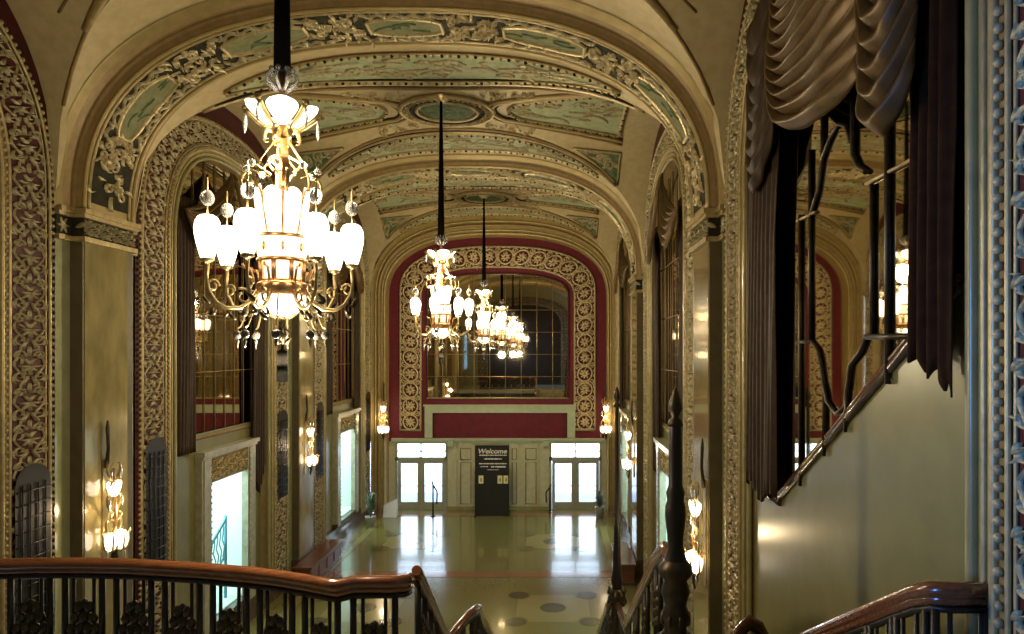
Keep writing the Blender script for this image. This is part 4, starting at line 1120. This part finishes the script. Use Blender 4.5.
def newel(x, y, z0, prof, lab, name='newel_lamp_post', n=14):
    root = empty(name, (x, y, z0))
    lo_, hi_ = prof
    b = MB(); b.lathe(lo_, 'bronze', n=n); 
    for k in range(8):
        a = 2*pi*k/8
        for z in (.3, .55, .8, .98):
            rr = max(r for r, q_ in lo_ if abs(q_-z) < .32)*.92
            b.ball((rr*cos(a+z), rr*sin(a+z), z), .032, 'bronze', 6, 4, (.8, .8, 1.7))
    b.build('pedestal', root)
    b = MB(); b.lathe(hi_, 'iron', n=n)
    b.build('shaft', root)
    zt = hi_[-1][1]; rt = max(.05, hi_[-2][0])
    b = MB(); b.lathe([(0, zt-.02), (rt*1.3, zt), (rt*1.1, zt+.05), (rt*.5, zt+.08), (rt*1.2, zt+.16), (rt*.9, zt+.24), (.01, zt+.34)], 'bronze', n=n); b.build('finial', root)
    tag(root, lab, 'lamp post'); return root
newel(1.10, 6.15, LZ-.4, ([(0, 0), (.16, 0), (.16, .12), (.11, .2), (.12, .6), (.10, .9), (.13, 1.0), (.095, 1.10), (.13, 1.22), (.10, 1.32), (.15, 1.38), (.15, 1.44), (.10, 1.5)],
        [(.10, 1.5), (.07, 1.62), (.075, 1.72), (.085, 1.80), (.095, 1.90), (.09, 1.98), (.075, 2.03), (.085, 2.10), (.062, 2.16), (.062, 2.46), (.055, 2.66), (.05, 2.69)]),
      'thick dark carved newel lamp post at the top of the right stair railing')
newel(1.10, 11.7, L2, ([(0, 0), (.15, 0), (.15, .1), (.10, .18), (.10, .7), (.16, .85), (.14, .95), (.08, 1.02)],
        [(.07, 1.02), (.10, 1.15), (.075, 1.35), (.05, 2.0), (.06, 2.06), (.035, 2.12), (.03, 4.0), (.03, 4.1)]),
      'tall slender dark newel lamp post at the half landing by the right wall')

# ================================================================== FURNITURE ON THE FLOOR
def bench(x0, x1, y0, y1, h, lab):
    o3_ = Vector(((x0+x1)/2, (y0+y1)/2, 0)); root = empty('wooden_bench', o3_)
    def bd(b, n):
        b.v = [tuple(Vector(v)-o3_) for v in b.v]; return b.build(n, root)
    b = MB(); b.box((x0, y0, h-.06), (x1, y1, h), 'bench_wood'); b.box((x0+.02, y0+.02, h-.09), (x1-.02, y1-.02, h-.06), 'bench_wood'); bd(b, 'seat')
    b = MB(); b.box((x0+.04, y0+.05, .06), (x1-.05, y1-.05, h-.09), 'bench_wood')
    n = 4
    for i in range(n):
        a = y0+.1+(y1-y0-.2)*i/n; c = y0+.1+(y1-y0-.2)*(i+1)/n-.06
        fx = x1-.05 if x0 < -3 else x0+.04
        s_ = 1 if x0 < -3 else -1
        for (p, q_) in (((a, .14), (c, .17)), ((a, h-.18), (c, h-.15)), ((a, .14), (a+.03, h-.15)), ((c-.03, .14), (c, h-.15))):
            b.box((min(fx, fx+s_*.015), p[0], p[1]), (max(fx, fx+s_*.015), q_[0], q_[1]), 'bench_wood')
    bd(b, 'body')
    b = MB(); b.box((x0+.02, y0+.03, 0), (x1-.03, y1-.03, .06), 'dark_marble'); bd(b, 'base')
    tag(root, lab, 'bench')
bench(XL+.07, XL+.62, 19.6, 22.6, .62, 'reddish wooden bench under the middle left sconce')
bench(XR-.60, XR-.07, 19.9, 22.2, .62, 'reddish wooden bench against the middle right pilaster')

# welcome board
YB = 28.4
def xb(x): return xx(x, YB)
def yb(y): return zz(y, YB)
root = empty('welcome_board', (xb(492), YB, 0)); ob = Vector(root.location)
def bd(b, n, p=root):
    b.v = [tuple(Vector(v)-ob) for v in b.v]; return b.build(n, p)
b = MB(); b.box((xb(475), YB, .0), (xb(509), YB+.10, yb(445.5)), 'black_board'); bd(b, 'board')
b = MB()
for x in (xb(475), xb(509)-.04): b.box((x, YB-.02, 0), (x+.04, YB+.0, yb(445.5)), 'iron')
b.box((xb(475), YB-.02, yb(445.5)-.04), (xb(509), YB, yb(445.5)), 'iron'); b.box((xb(475), YB-.25, 0), (xb(475)+.06, YB+.35, .05), 'iron'); b.box((xb(509)-.06, YB-.25, 0), (xb(509), YB+.35, .05), 'iron')
bd(b, 'frame')
for x in (481, 500, 505.9):
    b = MB(); b.box((xb(x-2.4), YB-.012, yb(483.5)), (xb(x+2.4), YB, yb(475.5)), 'card'); b.box((xb(x-.6), YB-.016, yb(481.5)), (xb(x+.8), YB-.012, yb(478)), 'gold_dark'); bd(b, 'notice_card')
cu = bpy.data.curves.new('lettering', 'FONT'); cu.body = 'Welcome'; cu.size = .27; cu.align_x = 'CENTER'; cu.shear = .25; cu.extrude = .004; cu.offset = .005
to = bpy.data.objects.new('lettering_tmp', cu); COL.objects.link(to)
dg = bpy.context.evaluated_depsgraph_get(); me = bpy.data.meshes.new_from_object(to.evaluated_get(dg)); bpy.data.objects.remove(to)
me.name = 'lettering'; wx = [v.co.x for v in me.vertices]; sx_ = (xb(507)-xb(478.5))/(max(wx)-min(wx)); mx_ = (max(wx)+min(wx))/2
for v in me.vertices: v.co = Vector(((v.co.x-mx_)*sx_, -.008-v.co.z, v.co.y*1.0))
me.materials.clear(); me.materials.append(M('sign_white'))
lt = bpy.data.objects.new('lettering', me); COL.objects.link(lt); lt.parent = root; lt.location = (xb(492.8)-ob.x, -.006, yb(453.3))
b = MB(); R = random.Random(4)
for yl, xa, xe_, h_ in ((455.2, 479, 507, .055), (458.9, 484, 502, .06), (463.6, 479, 507, .06), (466.6, 480, 488, .05), (466.8, 491, 506, .07), (469.7, 487, 500, .03)):
    b = MB(); x = xa; pts = []
    while x < xe_: pts.append((x, h_*R.uniform(.25, 1.1))); x += R.uniform(.3, .6)
    for (p, h0), (q_, h1) in zip(pts, pts[1:]):
        b.quad((xb(p), YB-.010, yb(yl)-h0/2), (xb(q_), YB-.010, yb(yl)-h1/2), (xb(q_), YB-.010, yb(yl)+h1/2), (xb(p), YB-.010, yb(yl)+h0/2), 'sign_white')
    bd(b, 'lettering_line')
tag(root, 'tall black welcome board with white lettering standing at the centre of the end wall', 'sign')

# posts by the end doors
def post(px, Y, ytop, lab, bend=1):
    x = xx(px, Y); h = zz(ytop, Y); root = empty('rail_post', (x, Y, 0))
    b = MB(); b.tube([(0, 0, 0), (0, 0, h*.86)], .035, 'iron', 8); b.lathe([(.0, 0), (.10, 0), (.10, .02), (.04, .04)], 'iron', n=12); b.build('upright', root)
    b = MB(); b.tube([(-.04*bend, 0, h), (-.02*bend, 0, h*.93), (.02*bend, 0, h*.86), (.16*bend, 0, h*.72), (.17*bend, 0, h*.62), (.15*bend, 0, h*.35)], .03, 'iron', 8); b.build('grab_rail', root)
    tag(root, lab, 'post')
post(433, 28.3, 481, 'dark bent metal handrail post before the left end doors')
post(550, 29.0, 484, 'dark thin metal handrail post at the left edge of the right end doors', -1)

# plants in pots at the two far corners
def plant(x, y, h, lab, seed):
    root = empty('potted_plant', (x, y, 0)); R = random.Random(seed)
    b = MB(); b.lathe([(0, 0), (.14, 0), (.20, .38), (.21, .42), (.17, .42), (.15, .36), (0, .36)], 'pot', n=16); b.build('pot', root)
    b = MB()
    for k in range(34):
        a = R.uniform(0, 2*pi); s_ = R.uniform(.5, 1.0); L = h*s_; rr = .28*R.uniform(.6, 1.3); pts = []
        for i in range(7):
            f = i/6; pts.append(Vector((cos(a)*rr*f**1.2, sin(a)*rr*f**1.2, .38+(L-.38)*sin(1.9*f)/sin(1.57))))
        wd = .05; s2 = Vector((-sin(a), cos(a), 0))
        n0 = len(b.v)
        for i, p in enumerate(pts):
            w_ = wd*sin(pi*min(.98, .12+.86*i/6)); b.v += [tuple(p-s2*w_), tuple(p-Vector((0, 0, .012))), tuple(p+s2*w_)]
        for i in range(6):
            k0 = n0+3*i; b.face((k0, k0+1, k0+4, k0+3), 'leaf', True); b.face((k0+1, k0+2, k0+5, k0+4), 'leaf', True)
    b.build('leaves', root); tag(root, lab, 'plant')
plant(-7.0, 26.6, 1.35, 'leafy potted plant by the left wall near the end doors', 5)
plant(1.95, 28.2, 1.15, 'leafy potted plant in the right corner beside the end doors', 9)
# white folded card by the left pier
root = empty('folded_sign', (-6.62, 28.3, 0)); b = MB()
for s_ in (-1, 1):
    p = [(-.28, s_*.16, .0), (.28, s_*.16, .0), (.28, 0, .75), (-.28, 0, .48)]
    b.poly(p, 'pale_card'); b.poly([(x, y-s_*.02, z-.01) for x, y, z in p][::-1], 'pale_card')
b.build('card_panel', root); tag(root, 'small pale folded floor sign beside the left end doors', 'sign')
# blue railing seen through the nearer left doorway
pl = plane(-1, BAYS[1][0]); dc = DOORS[(-1, 1)]
o3_ = Vector(pl(dc+.5, DZ0, -.5)); root = empty('passage_railing', o3_)
b = MB(); g = lambda t_, z: Vector(pl(dc+t_, DZ0+z, -.5))-o3_
b.tube([g(-.2, 1.35), g(.75, 1.95), g(.80, 2.02)], .035, 'alcove_rail', 6); b.tube([g(-.2, .55), g(.75, 1.05)], .03, 'alcove_rail', 6); b.tube([g(.78, 0), g(.78, 2.05)], .04, 'alcove_rail', 8)
for k in range(6):
    t_ = -.1+.15*k; z0 = .6+.526*(t_+.2); b.tube([g(t_, z0), g(t_+.08, z0+.25), g(t_-.04, z0+.45), g(t_+.03, z0+.65), g(t_, z0+.82)], .016, 'alcove_rail', 5)
b.tube([g(-.1, 0), g(-.1, 1.4)], .03, 'alcove_rail', 6)
b.build('rail', root); tag(root, 'blue metal stair railing seen through the nearer left doorway', 'railing')

# ================================================================== CAMERA, WORLD, VIEW
cam = bpy.data.cameras.new('camera'); co = bpy.data.objects.new('camera', cam); COL.objects.link(co)
co.location = (0, 0, ZC); co.rotation_euler = (pi/2, 0, 0)
cam.sensor_fit = 'HORIZONTAL'; cam.sensor_width = 36; cam.lens = F/1024*36
cam.shift_x = -40/1024; cam.shift_y = 35/1024; cam.clip_start = .05; cam.clip_end = 200
S.camera = co
w = bpy.data.worlds.new('world'); S.world = w; w.use_nodes = True
w.node_tree.nodes['Background'].inputs[0].default_value = (.6, .75, 1.0, 1); w.node_tree.nodes['Background'].inputs[1].default_value = .6
S.view_settings.view_transform = 'Standard'; S.view_settings.look = 'None'; S.view_settings.gamma = 1; S.view_settings.exposure = 0.36
S.view_settings.use_curve_mapping = False
S.cycles.use_denoising = True; S.cycles.max_bounces = 10; S.cycles.diffuse_bounces = 5; S.cycles.glossy_bounces = 5
S.cycles.transparent_max_bounces = 8; S.cycles.sample_clamp_indirect = 6; S.cycles.caustics_reflective = False; S.cycles.caustics_refractive = False
